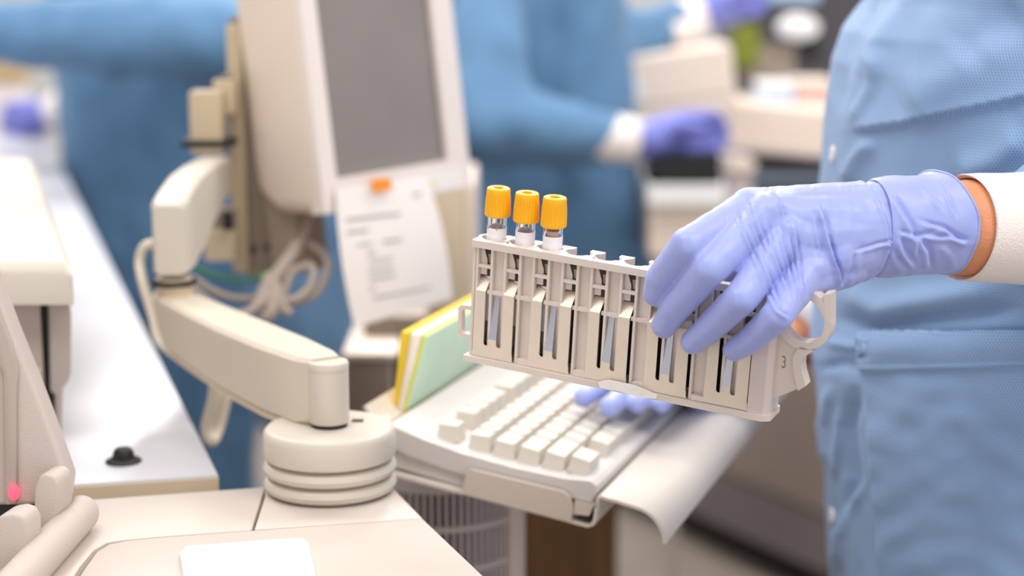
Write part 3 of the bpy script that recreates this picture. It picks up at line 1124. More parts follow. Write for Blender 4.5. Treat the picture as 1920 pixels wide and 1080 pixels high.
def sheet(name, line, th, w0, w1, m, parent, bev=0):
    """bent sheet: offset polyline in (u,n), extruded along w"""
    a, b = [], []
    L = [Vector((p[0], p[1])) for p in line]
    for i, p in enumerate(L):
        t = (L[min(i + 1, len(L) - 1)] - L[max(i - 1, 0)]).normalized()
        nn_ = Vector((-t.y, t.x))
        a.append((p.x, p.y))
        b.append((p.x - nn_.x * th, p.y - nn_.y * th))
    return prism(name, a + b[::-1], w0, w1, m, parent, bev, Q, smooth=True)


sheet('bottom_sheet', [(-0.012, -0.034), (0.05, -0.0335), (0.12, -0.0335), (0.163, -0.0335), (0.1655, -0.032), (0.1662, -0.029), (0.1662, -0.016)], 0.0022, -0.004, KL + 0.008, M_TRAY, tr)
lip = [(0.1655, -0.020), (0.1662, -0.0115), (0.169, -0.0100), (0.180, -0.0102), (0.195, -0.011)]
for q in range(1, 9):
    a = math.radians(90 - 10 * q)
    lip.append((0.195 + 0.026 * math.cos(a), -0.037 + 0.026 * math.sin(a)))
sheet('curled_lip', lip, 0.0022, -0.004, KL + 0.008, M_TRAY, tr)
# side tab holding the keyboard
st = [(0.068, -0.034), (0.068, -0.0175), (0.0715, -0.0145), (0.142, -0.0135), (0.147, -0.016), (0.150, -0.022), (0.151, -0.034)]
prism('side_tab', st, -0.006, -0.003, M_TAB, tr, 0.0006, Q)
prism('rubber_foot', [(0.154, -0.0312), (0.154, -0.0292), (0.1635, -0.0285), (0.1635, -0.0312)], -0.0022, 0.012, M_BLACK, tr, 0, Q)
prism('foot_block', [(0.1505, -0.0292), (0.1505, -0.019), (0.1645, -0.0185), (0.1625, -0.0275)], -0.0025, 0.004, M_TAB, tr, 0, Q)
# rear bracket
sheet('rear_bracket', [(-0.026, 0.004), (-0.020, -0.002), (-0.012, -0.006), (-0.006, -0.005)], 0.0025, 0.02, 0.12, M_TRAY, tr)
sheet('rear_upright', [(-0.0125, -0.006), (-0.0135, -0.02), (-0.0145, -0.034)], 0.003, -0.002, 0.12, M_CREAMD, tr)
# support arm of the tray
box('support_arm', (0.06, 0.15, -0.07), (0.12, 0.30, -0.0362), M_TAUPEM, tr, 0.003, KM)

# yellow/green folder standing against the back of the keyboard
fd = root('folder_stack', KM, 'yellow and mint green folder propped behind the keyboard', 'folder')


def fleaf(name, px, d, th, m, bev=0.0004):
    """leaf in the plane spanned by W and a leaning up direction through the first pixel"""
    base = PPL(px[0][0], px[0][1], KM @ Vector((d, 0, 0)), U)
    lean = PPL(px[1][0], px[1][1], KM @ Vector((d, 0, 0)), U)
    updir = lean - base
    L = 0.27
    p = [base, base + W * L, base + W * L + updir * 1.0, lean]
    return wprism(name, p, U * th, m, fd, bev)


fleaf('back_cover', [(735, 786), (752, 622)], -0.0180, 0.0045, M_YEL)
fleaf('pages', [(745, 776), (770, 624)], -0.0130, 0.0075, M_PAPER)
fleaf('front_cover', [(755, 772), (792, 628)], -0.0052, 0.0028, M_LIME)
fleaf('mint_sheet', [(761, 768), (799, 629)], -0.0022, 0.0012, M_MINT)

# ================================================================== SLATTED TOWER, WOODEN CABINET
tc_ = at(822, 1000, 1.50)
TM = Matrix.Translation((tc_.x, tc_.y, 0))
tw = root('slatted_tower', TM, 'pale slatted round tower on the floor beneath the keyboard tray', 'fan')
RT = 0.068
ztw = 0.99
lathe('core', [(RT - 0.012, 0.02), (RT - 0.012, ztw - 0.01)], M_VENT, tw, TM, 40)
lathe('base', [(0.001, 0), (RT + 0.02, 0), (RT + 0.02, 0.015), (RT, 0.03), (0.001, 0.03)], M_SLAT, tw, TM, 40)
lathe('top_cap', [(0.001, ztw - 0.02), (RT + 0.002, ztw - 0.02), (RT + 0.002, ztw - 0.004), (RT - 0.004, ztw), (0.001, ztw)], M_SLAT, tw, TM, 40)
z = 0.09
while z < ztw - 0.03:
    lathe('band', [(RT - 0.004, z - 0.0022), (RT + 0.0015, z - 0.0022), (RT + 0.0015, z + 0.0022), (RT - 0.004, z + 0.0022)], M_SLAT, tw, TM, 40, cap=False)
    z += 0.034
slv, slf = box_vf((-0.0012, -0.004, 0.03), (0.0012, 0.004, ztw - 0.02))
slm = bpy.data.meshes.new('slat')
slm.from_pydata([tuple(x) for x in slv], [], slf)
slm.materials.append(M_SLAT)
for kx in range(49):
    a = math.radians(150 + 236 * kx / 48)
    if -36 < (math.degrees(a) - 360) < 40:
        continue
    s_ = bpy.data.objects.new('slat', slm)
    link(s_, tw)
    s_.location = ((RT - 0.003) * math.cos(a), (RT - 0.003) * math.sin(a), 0)
    s_.rotation_euler = (0, 0, a - math.pi / 2)
v, f = [], []
nseg = 8
for rr in (RT - 0.006, RT + 0.004):
    for zz in (0.03, ztw - 0.02):
        for q in range(nseg + 1):
            a = math.radians(-34 + 34 * q / nseg)
            v.append(Vector((rr * math.cos(a), rr * math.sin(a), zz)))
m1 = nseg + 1
for q in range(nseg):
    f += [(q, q + 1, m1 + q + 1, m1 + q), (2 * m1 + q + 1, 2 * m1 + q, 3 * m1 + q, 3 * m1 + q + 1), (m1 + q, m1 + q + 1, 3 * m1 + q + 1, 3 * m1 + q), (q + 1, q, 2 * m1 + q, 2 * m1 + q + 1)]
f += [(0, m1, 3 * m1, 2 * m1), (nseg, 2 * m1 + nseg, 3 * m1 + nseg, m1 + nseg)]
mk('solid_panel', v, f, M_MON, tw, True, M=TM, angle=40)

wc = at(1050, 940, 2.35)
wd_ = root('wooden_cabinet', Vector((wc.x, wc.y, 0)), 'dark brown wooden cabinet under the keyboard tray', 'cabinet')
box('cabinet_body', (wc.x - 0.14, wc.y, 0.04), (wc.x + 0.075, wc.y + 0.3, 0.80), M_WOOD, wd_, 0.003)
box('cabinet_top', (wc.x - 0.15, wc.y - 0.01, 0.80), (wc.x + 0.082, wc.y + 0.31, 0.825), M_WOOD, wd_, 0.003)
box('door', (wc.x - 0.13, wc.y - 0.016, 0.06), (wc.x + 0.065, wc.y - 0.001, 0.79), M_WOOD, wd_, 0.002)
for zz in (0.05,):
    box('plinth', (wc.x - 0.12, wc.y + 0.02, 0), (wc.x + 0.04, wc.y + 0.28, 0.04), M_BLACK, wd_)

# ================================================================== FAR BENCH (right background)
f0, f1 = PZ(1170, 962, 0), PZ(1420, 1082, 0)
fdv = (f1 - f0).normalized()
fn = Vector((-fdv.y, fdv.x, 0))
if fn.x < 0:
    fn = -fn       # into the cabinet
cb = root('far_bench', Vector((f0.x, f0.y, 0)), 'far lab bench with taupe doors, grey base rail and dark kick', 'bench')
fa, fb = f0 - fdv * 0.35, f0 + fdv * 2.2


def cbw(name, z0, z1, o0, o1, m, a=fa, b=fb, bev=0.0):
    p = [a + fn * o0, b + fn * o0, b + fn * o1, a + fn * o1]
    return wprism(name, [Vector((q.x, q.y, z0)) for q in p], Vector((0, 0, z1 - z0)), m, cb, bev)


cbw('kick_board', 0, 0.09, 0.05, 0.5, M_BLACK)
cbw('base_rail', 0.085, 0.20, -0.01, 0.5, M_CABG)
cbw('carcass', 0.20, 0.90, 0.012, 0.55, M_CAB)
for q in range(4):
    a, b = fa + fdv * (0.637 * q + 0.004), fa + fdv * (0.637 * (q + 1) - 0.004)
    cbw('door', 0.21, 0.90, -0.006, 0.012, M_CAB, a, b, 0.002)
cbw('worktop', 0.90, 0.935, -0.03, 0.6, M_WHITEP)

# things on and by the far bench -------------------------------------------------
DB = 3.25


def rbox(name, x0, x1, y0, y1, d, dep, m, label, cat, bev=0.01, roll=0.0, group=None, parts=None):
    c = at((x0 + x1) / 2, (y0 + y1) / 2, d)
    hw_ = (x1 - x0) / 2 / FPX * d
    hh_ = (y1 - y0) / 2 / FPX * d
    Mx = Matrix.Translation(c) @ Matrix.Rotation(roll, 4, 'Y')
    r_ = root(name, Mx, label, cat, group)
    box('shell', (-hw_, 0, -hh_), (hw_, dep, hh_), m, r_, min(bev, hw_ * 0.9, hh_ * 0.9), Mx, 4)
    if parts:
        for nm, a, b, mm_ in parts:
            box(nm, (a[0] * hw_, a[1], a[2] * hh_), (b[0] * hw_, b[1], b[2] * hh_), mm_, r_, 0.003, Mx)
    return r_


rbox('beige_instrument', 1172, 1378, 100, 215, 3.05, 0.16, M_MON, 'rounded beige instrument head above the purple gloved hand', 'instrument', 0.035, -0.14,
     parts=[('seam', (-0.8, -0.001, -0.55), (0.9, 0.02, -0.50), M_TAUPEM), ('front_panel', (-0.95, -0.002, -0.4), (-0.7, 0.02, 0.5), M_WHITEP)])
rbox('instrument_tray', 1362, 1600, 205, 292, 3.2, 0.2, M_MON, 'flat beige instrument tray at the gown edge, beside the gloves', 'tray', 0.02, 0.10,
     parts=[('rim', (-0.95, -0.003, -0.95), (0.95, 0.02, -0.7), M_SLAT)])
rbox('tray_support', 1366, 1410, 300, 420, 3.12, 0.1, M_SLAT, 'narrow grey support post under the beige instrument tray', 'post', 0.01,
     parts=[('collar', (-1.2, -0.01, 0.7), (1.2, 0.05, 0.95), M_MON)])
rbox('dark_console', 1395, 1640, 300, 360, 3.3, 0.3, M_DARK, 'dark console under the beige instrument tray', 'console', 0.006,
     parts=[('front_strip', (-0.9, -0.004, -0.3), (0.9, 0.02, 0.2), M_LBLUE)])
bn_ = rbox('white_bin', 1218, 1352, 345, 480, 2.85, 0.2, M_MON, 'white rimmed waste bin with black liner below the gloved hand', 'bin', 0.015,
           parts=[('rim', (-1.08, -0.015, 0.45), (1.08, 0.22, 1.0), M_WHITEP), ('liner', (-0.85, 0.02, 1.0), (1.0, 0.2, 1.75), M_BLACK)])
_bb = FR[bn_].translation
box('stand_pole', (_bb.x - 0.006, _bb.y + 0.09, 0), (_bb.x + 0.006, _bb.y + 0.102, _bb.z - 0.04), M_CAB, bn_)
rbox('dark_analyzer', 1370, 1640, -60, 175, 3.7, 0.3, M_DARK, 'large dark grey instrument at the top right background', 'instrument', 0.02,
     parts=[('brown_panel', (-0.85, -0.004, -0.8), (-0.1, 0.02, -0.2), M_TAUPEM), ('top_shelf', (-1.0, -0.01, 0.45), (0.2, 0.1, 0.75), M_LBLUE), ('port', (0.02, -0.006, -0.45), (0.22, 0.02, -0.1), M_BLACK), ('green_panel', (-0.98, -0.02, -0.55), (-0.62, 0.02, 0.1), M_LIMEG), ('lower_panel', (-0.5, -0.005, -1.0), (0.4, 0.02, -0.83), M_BLACK)])
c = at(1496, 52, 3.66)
lathe('highlight_oval', [(0.0005, 0.012), (0.03, 0.010), (0.042, 0.004), (0.044, 0)], M_WHITEP, None, Matrix.Translation(c) @ Matrix.Rotation(math.radians(90), 4, 'X') @ Matrix.Scale(0.6, 4, (0, 1, 0)), 32)  # bright highlight on the dark instrument, built as a white oval
tag(bpy.data.objects['highlight_oval'], 'white oval modelled in place of a highlight on the dark instrument', 'dome')  # not a real dome, only the highlight
rbox('blue_box', 1425, 1490, 158, 200, 3.35, 0.1, M_LBLUE, 'pale blue box resting behind the beige tray', 'box', 0.004, parts=[('lid', (-1.03, -0.003, 0.6), (1.03, 0.103, 1.02), M_WHITEP)])
rbox('pink_box', 1495, 1560, 152, 215, 3.4, 0.1, M_PINK, 'pink box next to the pale blue box', 'box', 0.006, parts=[('lid', (-1.03, -0.003, 0.6), (1.03, 0.103, 1.02), M_MON)])
#@@PART2@@

# ================================================================== TUBE RACK (held in the gloved hand)
def camdir(v):
    return RGT * v[0] + UPV * v[1] + FWD * v[2]


rx, ry, rz = camdir((0.9014, -0.1676, -0.3991)), camdir((0.4304, 0.2468, 0.8683)), camdir((0.0470, 0.9545, -0.2946))
rx.normalize()
rz = (rz - rx * rz.dot(rx)).normalized()
ry = rz.cross(rx)
RM = Matrix((rx, ry, rz)).transposed().to_4x4()
RM.translation = CAM + camdir((-0.02098, 0.02613, 1.16006))
RS = RM @ Matrix.Scale(0.001, 4)          # millimetres
rk = root('tube_rack', RM, 'beige slotted tube rack with steel spring clips held in the gloved hand', 'tube rack')
RI = RM.inverted()


def rpx(px, py, y=0.0):
    """pixel -> rack (x, z) in mm on the plane y (mm) behind the front face"""
    o_ = RM @ Vector((0, y / 1000, 0))
    p = RI @ PPL(px, py, o_, ry)
    return p.x * 1000, p.z * 1000


def rfront(px, py, offm):
    """point over the rack front face, offm metres toward the viewer"""
    o_ = RM @ Vector((0, -offm, 0))
    return PPL(px, py, o_, ry)


PT = 19.9
ZB = -73.0
XZ = Matrix(((1, 0, 0, 0), (0, 0, 1, 0), (0, 1, 0, 0), (0, 0, 0, 1)))     # prism (x, z, y) -> (x, y, z)


def rb(name, a, b, m=None, bev=0.35, par=None):
    return box(name, a, b, m or M_RACK, par or rk, bev, RS, 1)


# top rail: straight front, scooped back around each tube seat
rail = [(-4.5, -1.6), (9 * PT + 20, -1.6), (9 * PT + 20, 6)]
for i in range(9, -1, -1):
    cx = i * PT + 4.6
    rail.append((cx + 8.6, 6.2))
    for a in (20, 50, 80, 110, 140, 160):
        rail.append((cx + 7.6 * math.cos(math.radians(a)), 11.5 - 7.9 * math.sin(math.radians(a))))
    rail.append((cx - 8.6, 6.2))
rail.append((-4.5, 6))
prism('top_rail', rail, 0, 4.6, M_RACK, rk, 0.3, RS, 1)
# left end of the seat ring
prism('end_ring', [(-4.5, 5), (-4.5, 8), (-5.5, 10), (-5.5, 13), (-2.5, 18), (1.5, 21.5), (5.5, 21.5), (5.5, 19.8), (2.2, 19.4), (-1.2, 16.5), (-3.2, 13.2), (-3.4, 9.5), (-2.8, 5)], -30, 4.6, M_RACK, rk, 0.3, RS, 1)
prism('end_wall', [(-4.2, 0.5), (-2.4, 0.5), (-2.4, 20), (-4.2, 20)], ZB, 0, M_RACK, rk, 0.2, RS, 1)
# dividers between tube seats, bow-tie in plan
dvp = [(-4.2, 3.6), (4.2, 3.6), (4.2, 5.2), (1.4, 9.0), (1.4, 13.0), (4.6, 17.0), (4.6, 21.0), (-4.6, 21.0), (-4.6, 17.0), (-1.4, 13.0), (-1.4, 9.0), (-4.2, 5.2)]
v0, f0_ = prism_vf(dvp, ZB, 4.6, 0.3, 1)
dme = None
for i in range(9):
    if dme is None:
        o_ = mk('divider', v0, f0_, M_RACK, rk, True, M=RS @ Matrix.Translation((14.6, 0, 0)), angle=40)
        dme = o_
    else:
        c_ = o_.copy()
        link(c_, rk)
        c_.location = (i * PT * 0.001, 0, 0)
# front posts, two per seat
v0, f0_ = box_vf((0, 0, ZB), (1.7, 4.2, 0.2), 0.2, 1)
pm = mk('post', v0, f0_, M_RACK, rk, True, M=RS, angle=40)
pm.location = (-1.8 * 0.001, 0, 0)
for i in range(10):
    for dx in ((-1.8,) if i else ()) + (8.6,):
        if i == 9 and dx == 8.6:
            continue
        c_ = pm.copy()
        link(c_, rk)
        c_.location = ((i * PT + dx) * 0.001, 0, 0)
# cross bars: short bar in every window, mid bar along all seats
v0, f0_ = box_vf((0, 0.2, -13.2), (8.8, 3.2, -11.2), 0.25, 1)
bm_ = mk('window_bar', v0, f0_, M_RACK, rk, True, M=RS, angle=40)
for i in range(1, 10):
    c_ = bm_.copy()
    link(c_, rk)
    c_.location = (i * PT * 0.001, 0, 0)
v0, f0_ = box_vf((7.0, 0.3, -30.0), (19.6, 4.4, -27.6), 0.25, 1)
bm_ = mk('mid_bar', v0, f0_, M_RACK, rk, True, M=RS, angle=40)
for i in range(1, 9):
    c_ = bm_.copy()
    link(c_, rk)
    c_.location = (i * PT * 0.001, 0, 0)
# recess feet at the bottom of the odd recesses
v0, f0_ = prism_vf([(10.8, -1.2), (18.4, -1.2), (18.4, 4), (10.8, 4)], ZB, ZB + 3.5, 0.8, 2)
bm_ = mk('recess_foot', v0, f0_, M_RACK, rk, True, M=RS @ Matrix.Translation((PT, 0, 0)), angle=40)
for i in (2, 4, 6):
    c_ = bm_.copy()
    link(c_, rk)
    c_.location = (i * PT * 0.001, 0, 0)
# seat backs: added wall and plates coloured dark for the shade inside, light sloped blocks high in the windows
rb('rear_shade_wall', (-3, 19.2, ZB), (9 * PT + 8, 20.6, -3), M_RACKSHADE, 0)
for nm_, poly_, ya_, yb_, mm_ in (('seat_guide', [(0.1, -0.1), (1.6, -0.1), (4.6, -8.5), (4.6, -18.5), (0.1, -18.5)], 3.3, 4.2, M_RACK),
                                  ('seat_shade', [(0.0, -0.05), (8.5, -0.05), (8.5, -19.5), (0.0, -19.5)], 4.4, 4.8, M_RACKSHADE),
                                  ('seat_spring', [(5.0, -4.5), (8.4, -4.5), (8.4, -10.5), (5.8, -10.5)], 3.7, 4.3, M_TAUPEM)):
    v0, f0_ = prism_vf(poly_, ya_, yb_, 0, 1)
    bm_ = mk(nm_, v0, f0_, mm_, rk, False, M=RS @ XZ)
    for i in range(1, 9):
        c_ = bm_.copy()
        link(c_, rk)
        c_.location = (i * PT * 0.001, 0, 0)
# base plate
bp2 = [(-6.5, -3.2), (9 * PT + 17, -3.2), (9 * PT + 22, 0.5), (9 * PT + 22, 20), (9 * PT + 18, 23), (-6.5, 23)]
prism('base_plate', bp2, ZB - 4.2, ZB - 0.2, M_RACK, rk, 0.9, RS, 2)

# steel spring clips, one per pair of seats
CY = -0.5      # front of plate


def clip_vf():
    V_, F_ = [], []

    def add(v, f):
        o2 = len(V_)
        V_.extend(v)
        F_.extend([[a + o2 for a in q] for q in f])
    # yoke with two slots: built as a planar outline extruded by 0.6
    x0, x1 = -1.8, PT + 7.2
    yb, yt = ZB + 0.1, -64.8
    sl = [(6.5, 9.7), (PT - 4.4, PT - 1.3)]
    out = [(x0 - 0.6, yb), (x1 + 0.6, yb), (x1, yb + 1.6), (x1, yb + 4)]
    # right finger
    out += [(PT + 6.8, yb + 5.5), (PT + 6.8, -28.4), (PT - 0.8, -28.4), (PT - 0.9, yt + 1.2), (PT - 1.6, yt)]
    out += [(sl[1][0] + 0.9, yt), (sl[1][0], yt + 1.2), (sl[1][0], -60)]
    out += [(sl[0][1], -60), (sl[0][1], yt + 1.2), (sl[0][1] - 0.9, yt), (sl[0][0] + 0.9, yt), (sl[0][0], yt + 1.2)]
    out += [(6.4, -28.4), (-0.4, -28.4), (-1.2, yb + 4), (x0, yb + 1.6)]
    v, f = prism_vf([(a, b) for a, b in out], CY - 0.6, CY, 0, 1)
    add([XZ @ q for q in v], f)
    for xa, xb in ((-0.4, 6.4), (PT - 0.8, PT + 6.8)):     # bent finger tops leaning back into the window
        xs = 0.2
        pts_ = [(xa, CY - 0.6, -28.4), (xb, CY - 0.6, -28.4), (xb + xs, 5.4, -21.2), (xa + xs, 5.4, -21.2), (xa + xs, 8.0, -20.2), (xb + xs, 8.0, -20.2)]
        top_ = [Vector(q) for q in pts_]
        bot_ = [Vector((q[0], q[1] + 0.3, q[2] - 0.55)) for q in pts_]
        vv_ = top_ + bot_
        ff_ = [(0, 1, 2, 3), (3, 2, 5, 4), (7, 6, 9, 8), (8, 9, 10, 11), (1, 7, 8, 2), (2, 8, 11, 5), (0, 3, 9, 6), (3, 4, 10, 9), (4, 5, 11, 10), (0, 6, 7, 1)]
        add(vv_, ff_)
    return V_, F_


def tongue_vf():
    xa, xb = 9.7, PT - 4.4
    pts_ = [(xa, CY - 0.6, -60.2), (xb, CY - 0.6, -60.2), (xb - 0.5, 1.5, -45), (xa + 0.6, 1.5, -45), (xa + 1.4, 3.2, -31), (xb - 0.6, 3.2, -31)]
    top_ = [Vector(q) for q in pts_]
    bot_ = [Vector((q[0], q[1] + 0.5, q[2])) for q in pts_]
    ff_ = [(0, 1, 2, 3), (3, 2, 5, 4), (7, 6, 9, 8), (8, 9, 10, 11), (1, 7, 8, 2), (2, 8, 11, 5), (0, 3, 9, 6), (3, 4, 10, 9), (4, 5, 11, 10), (0, 6, 7, 1)]
    return top_ + bot_, ff_


cv, cf = clip_vf()
tv, tf = tongue_vf()
ck = mk('spring_clip', cv, cf, M_CLIP, rk, False, M=RS)
tk = mk('tongue', tv, tf, M_TONGUE, ck, False, M=RS)
for j in range(1, 5):
    c_ = ck.copy()
    link(c_, rk)
    c_.location = (2 * j * PT * 0.001, 0, 0)
    t2 = tk.copy()
    link(t2, c_)

# right end block, tag plate, ring handle, left loop
XE = 9 * PT
prism('end_block', [(XE + 7.6, -1.8), (XE + 17.5, -1.8), (XE + 20.8, 1.0), (XE + 20.8, 19), (XE + 7.6, 19)], ZB - 0.2, 4.6, M_RACKL, rk, 0.6, RS, 2)
YP = 6.0
tpl = [rpx(x, y, YP) for x, y in ((1452, 590), (1446, 748), (1502, 727), (1500, 690), (1494, 668), (1499, 658), (1490, 640), (1470, 590))]
prism('tag_plate', [(a, b) for a, b in tpl], YP, YP + 4, M_RACK, rk, 0.4, RS @ XZ, 1)
rm_ = [rpx(x, y, YP - 2) for x, y in ((1500, 650), (1490, 661), (1486, 672), (1486, 684), (1489, 705), (1496, 733), (1511, 724), (1504, 700), (1502, 686), (1503, 677), (1509, 668), (1526, 658))]
prism('plate_rim', [(a, b) for a, b in rm_], YP - 2, YP + 8, M_RACK, rk, 0.5, RS @ XZ, 1)
rcx, rcz = rpx(1508, 606, YP - 2)
rro = (rpx(1561, 606, YP - 2)[0] - rpx(1458, 606, YP - 2)[0]) / 2
rri = rro - 4.4
ringp, ring2 = [], []
v, f = [], []
NS = 40
for q in range(NS):
    a = 2 * math.pi * q / NS
    # squared-off top: the loop runs up into straight sides
    ca, sa = math.cos(a), math.sin(a)
    ext = 1.0 + 0.22 * max(0, sa) ** 2 * (1 if ca > -0.2 else 0.4)
    for rr_, yy in ((rri, YP - 2), (rro, YP - 2), (rro, YP + 8), (rri, YP + 8)):
        v.append(Vector((rcx + rr_ * ca * (1.0), yy, rcz + rr_ * sa * ext)))
for q in range(NS):
    q2 = (q + 1) % NS
    for e in range(4):
        e2_ = (e + 1) % 4
        f.append((q * 4 + e, q2 * 4 + e, q2 * 4 + e2_, q * 4 + e2_))
mk('ring_handle', v, f, M_RACK, rk, True, M=RS, angle=40)
sp_ = [rpx(x, y, YP - 1) for x, y in ((1545, 552), (1560, 550), (1559, 612), (1547, 600))]
prism('handle_bar', [(a, b) for a, b in sp_], YP - 2.2, YP + 8.2, M_RACK, rk, 0.4, RS @ XZ, 1)
lz = [rpx(x, y, 9) for x, y in ((884, 573), (866, 571), (860, 577), (860, 625), (864, 630), (884, 634))]
lp_ = [Vector((a, 9, b)) for a, b in lz]
lo_ = lz
li_ = [rpx(x, y, 9) for x, y in ((884, 581), (870, 579), (867, 583), (867, 620), (870, 624), (884, 627))]
prism('end_loop', lo_ + li_[::-1], 8, 13, M_RACK, rk, 0.3, RS @ XZ, 1)
# brown number 3 on the tag plate, strip of white tape on the base
tcu = bpy.data.curves.new('number', 'FONT')
tcu.body = '3'
tcu.size = 11
tcu.extrude = 0.05
tcu.align_x = 'CENTER'
tcu.align_y = 'CENTER'
tob = bpy.data.objects.new('number_tmp', tcu)
COL.objects.link(tob)
dg = bpy.context.evaluated_depsgraph_get()
tme = bpy.data.meshes.new_from_object(tob.evaluated_get(dg))
tvx = [q.co.copy() for q in tme.vertices]
tfx = [list(q.vertices) for q in tme.polygons]
bpy.data.objects.remove(tob, do_unlink=True)
nx_, nz_ = rpx(1470, 680, YP)
mk('number_mark', [Vector((nx_ + q.x * 0.62 - q.y * 0.05, YP - 0.15 - q.z * 0.5, nz_ + q.y)) for q in tvx], tfx, M_BROWNINK, rk, M=RS)
ta = [rpx(x, y, -3.6) for x, y in ((1122, 716), (1140, 712), (1190, 722), (1232, 740), (1232, 747), (1200, 745), (1160, 733), (1126, 727))]
prism('tape_strip', ta, -4.4, -3.2, M_TAPE, rk, 0.3, RS @ XZ, 1)

# ---------------------------------------------------------------- sample tubes
YT = 11.5
caps = [((934.9, 351.8), (932.9, 409.0), 'tube with yellow cap at the left end of the rack', True),
        ((989.3, 361.0), (985.5, 419.5), 'middle tube of the three yellow-capped tubes in the rack', False),
        ((1041.0, 369.3), (1037.3, 429.0), 'third yellow-capped tube from the rack end, nearest the gloved hand', False)]
for q, (tp_, bt_, lab, drops) in enumerate(caps):
    xa, za = rpx(tp_[0], tp_[1], YT)
    xb, zb_ = rpx(bt_[0], bt_[1], YT)
    xm = (xa + xb) / 2
    zb_ += 1.6
    TMx = RM @ Matrix.Translation((xm / 1000, YT / 1000, 0))
    TS = TMx @ Matrix.Scale(0.001, 4)
    tr_ = root('sample_tube', TMx, lab, 'test tube', 'sample tubes in the rack')
    H = za - zb_
    lathe('tube_body', [(5.2, zb_ + 2), (6.1, zb_ + 2), (6.1, -60), (5.0, -65), (2.5, -67.5), (0.01, -68), (0.01, -67), (2.0, -66.6), (4.2, -64.2), (5.2, -60)], M_GLASS, tr_, TS, 32, cap=False, angle=60)
    # cap: ribbed skirt, plain crown, recessed hole
    cv_, cf_ = [], []
    SG = 96
    prof_c = [(6.3, zb_, 0), (7.6, zb_, 0), (8.25, zb_ + 0.6, 0), (8.35, zb_ + 2.0, 0), (8.15, zb_ + 2.8, 1), (7.9, zb_ + H * 0.55, 1), (7.65, zb_ + H * 0.72, 1), (7.6, zb_ + H * 0.80, 0.2), (7.55, za - 1.0, 0), (7.2, za - 0.25, 0), (6.7, za, 0), (3.6, za, 0), (3.2, za - 0.5, 0), (3.1, za - 3.0, 0), (0.02, za - 3.0, 0)]
    for s_ in range(SG):
        a = 2 * math.pi * s_ / SG
        rib = 0.24 * (1 if (s_ % 4) < 2 else -1)
        for r_, z_, k_ in prof_c:
            cv_.append(Vector(((r_ + rib * k_) * math.cos(a), (r_ + rib * k_) * math.sin(a), z_)))
    m2 = len(prof_c)
    for s_ in range(SG):
        s2 = (s_ + 1) % SG
        for e in range(m2 - 1):
            cf_.append((s_ * m2 + e, s2 * m2 + e, s2 * m2 + e + 1, s_ * m2 + e + 1))
    cp = mk('cap', cv_, cf_, M_CAP, tr_, True, M=TS, angle=35)
    lathe('cap_hole', [(3.05, za - 2.9), (0.01, za - 2.8)], M_CAPH, cp, TS, 24, cap=False)
    zl = zb_ - (7.2 if q == 0 else 6.0 if q == 1 else 5.6)
    lathe('paper_label', [(6.25, -50), (6.35, -50), (6.35, zl), (6.25, zl)], M_LABEL, tr_, TS, 40, cap=False)
    lathe('contents', [(0.01, zl + (-6 if q < 2 else 3.0)), (4.9, zl + (-6 if q < 2 else 3.0)), (4.9, -60), (2, -65), (0.01, -66)], M_SERUM, tr_, TS, 28, cap=False)
    if drops:
        for dx in (-3.9, 2.6):
            Mx = TS @ Matrix.Translation((dx, -math.sqrt(6.3 ** 2 - dx ** 2), zl - 0.2))
            lathe('droplet', [(0.01, 0.8), (0.6, 0.5), (0.8, 0), (0.6, -0.5), (0.01, -0.8)], M_AMBER, tr_, Mx, 12, cap=False)

# ================================================================== NEAR PERSON (right edge): gown, arms, gloves
XC, YC, BB = 0.398, 1.41, 0.205
cont = [(-200, 1700), (0, 1622), (60, 1577), (120, 1556), (200, 1546), (340, 1540), (520, 1530), (640, 1521), (700, 1519), (780, 1532), (900, 1543), (1080, 1553), (1400, 1560)]
cz, cx_ = [], []
_t = np.linspace(-1.2, 1.2, 241)
for py, px in cont:
    zc_ = at(px, py, 1.39).z
    lo_a, hi_a = 0.05, 0.30
    for _ in range(30):
        am = (lo_a + hi_a) / 2
        ee = 2 / 2.25
        q_ = np.stack([XC - am * np.abs(np.cos(_t)) ** ee, YC - BB * np.sign(np.sin(_t)) * np.abs(np.sin(_t)) ** ee, np.full(241, zc_)], 1)
        if pix(q_)[:, 0].min() > px:
            lo_a = am
        else:
            hi_a = am
    cz.append(zc_)
    cx_.append(XC - am)
cz, cx_ = np.array(cz[::-1]), np.array(cx_[::-1])
pn = root('person', Vector((XC, YC, 0)), 'person in a light blue gown at the right edge, gloved hands on rack and keyboard', 'person', 'people in blue gowns')
NT, NZ = 420, 380
zs = np.linspace(0.55, 1.47, NZ)
th = np.linspace(0, 2 * math.pi, NT, endpoint=False)
TH_, ZZ = np.meshgrid(th, zs)
aa = XC - np.interp(ZZ, cz, cx_)
aa = np.where(ZZ > 1.40, aa * (1 - ((ZZ - 1.40) / 0.07) ** 2 * 0.25), aa)
ex = 2 / 2.25
cth, sth = np.cos(TH_), np.sin(TH_)
bb = BB * np.where(ZZ > 1.40, 1 - ((ZZ - 1.40) / 0.07) ** 2 * 0.35, 1.0)
gx = XC - aa * np.sign(cth) * np.abs(cth) ** ex
gy = YC - bb * np.sign(sth) * np.abs(sth) ** ex
co = np.stack([gx.ravel(), gy.ravel(), ZZ.ravel()], 1)
nrm = np.stack([(-cth / np.maximum(aa, 0.05)).ravel(), (-sth / bb).ravel(), np.zeros(NT * NZ)], 1)
nrm /= np.linalg.norm(nrm, axis=1)[:, None]
P = pix(co)
front = (nrm @ np.array(FWD)) < 0.25
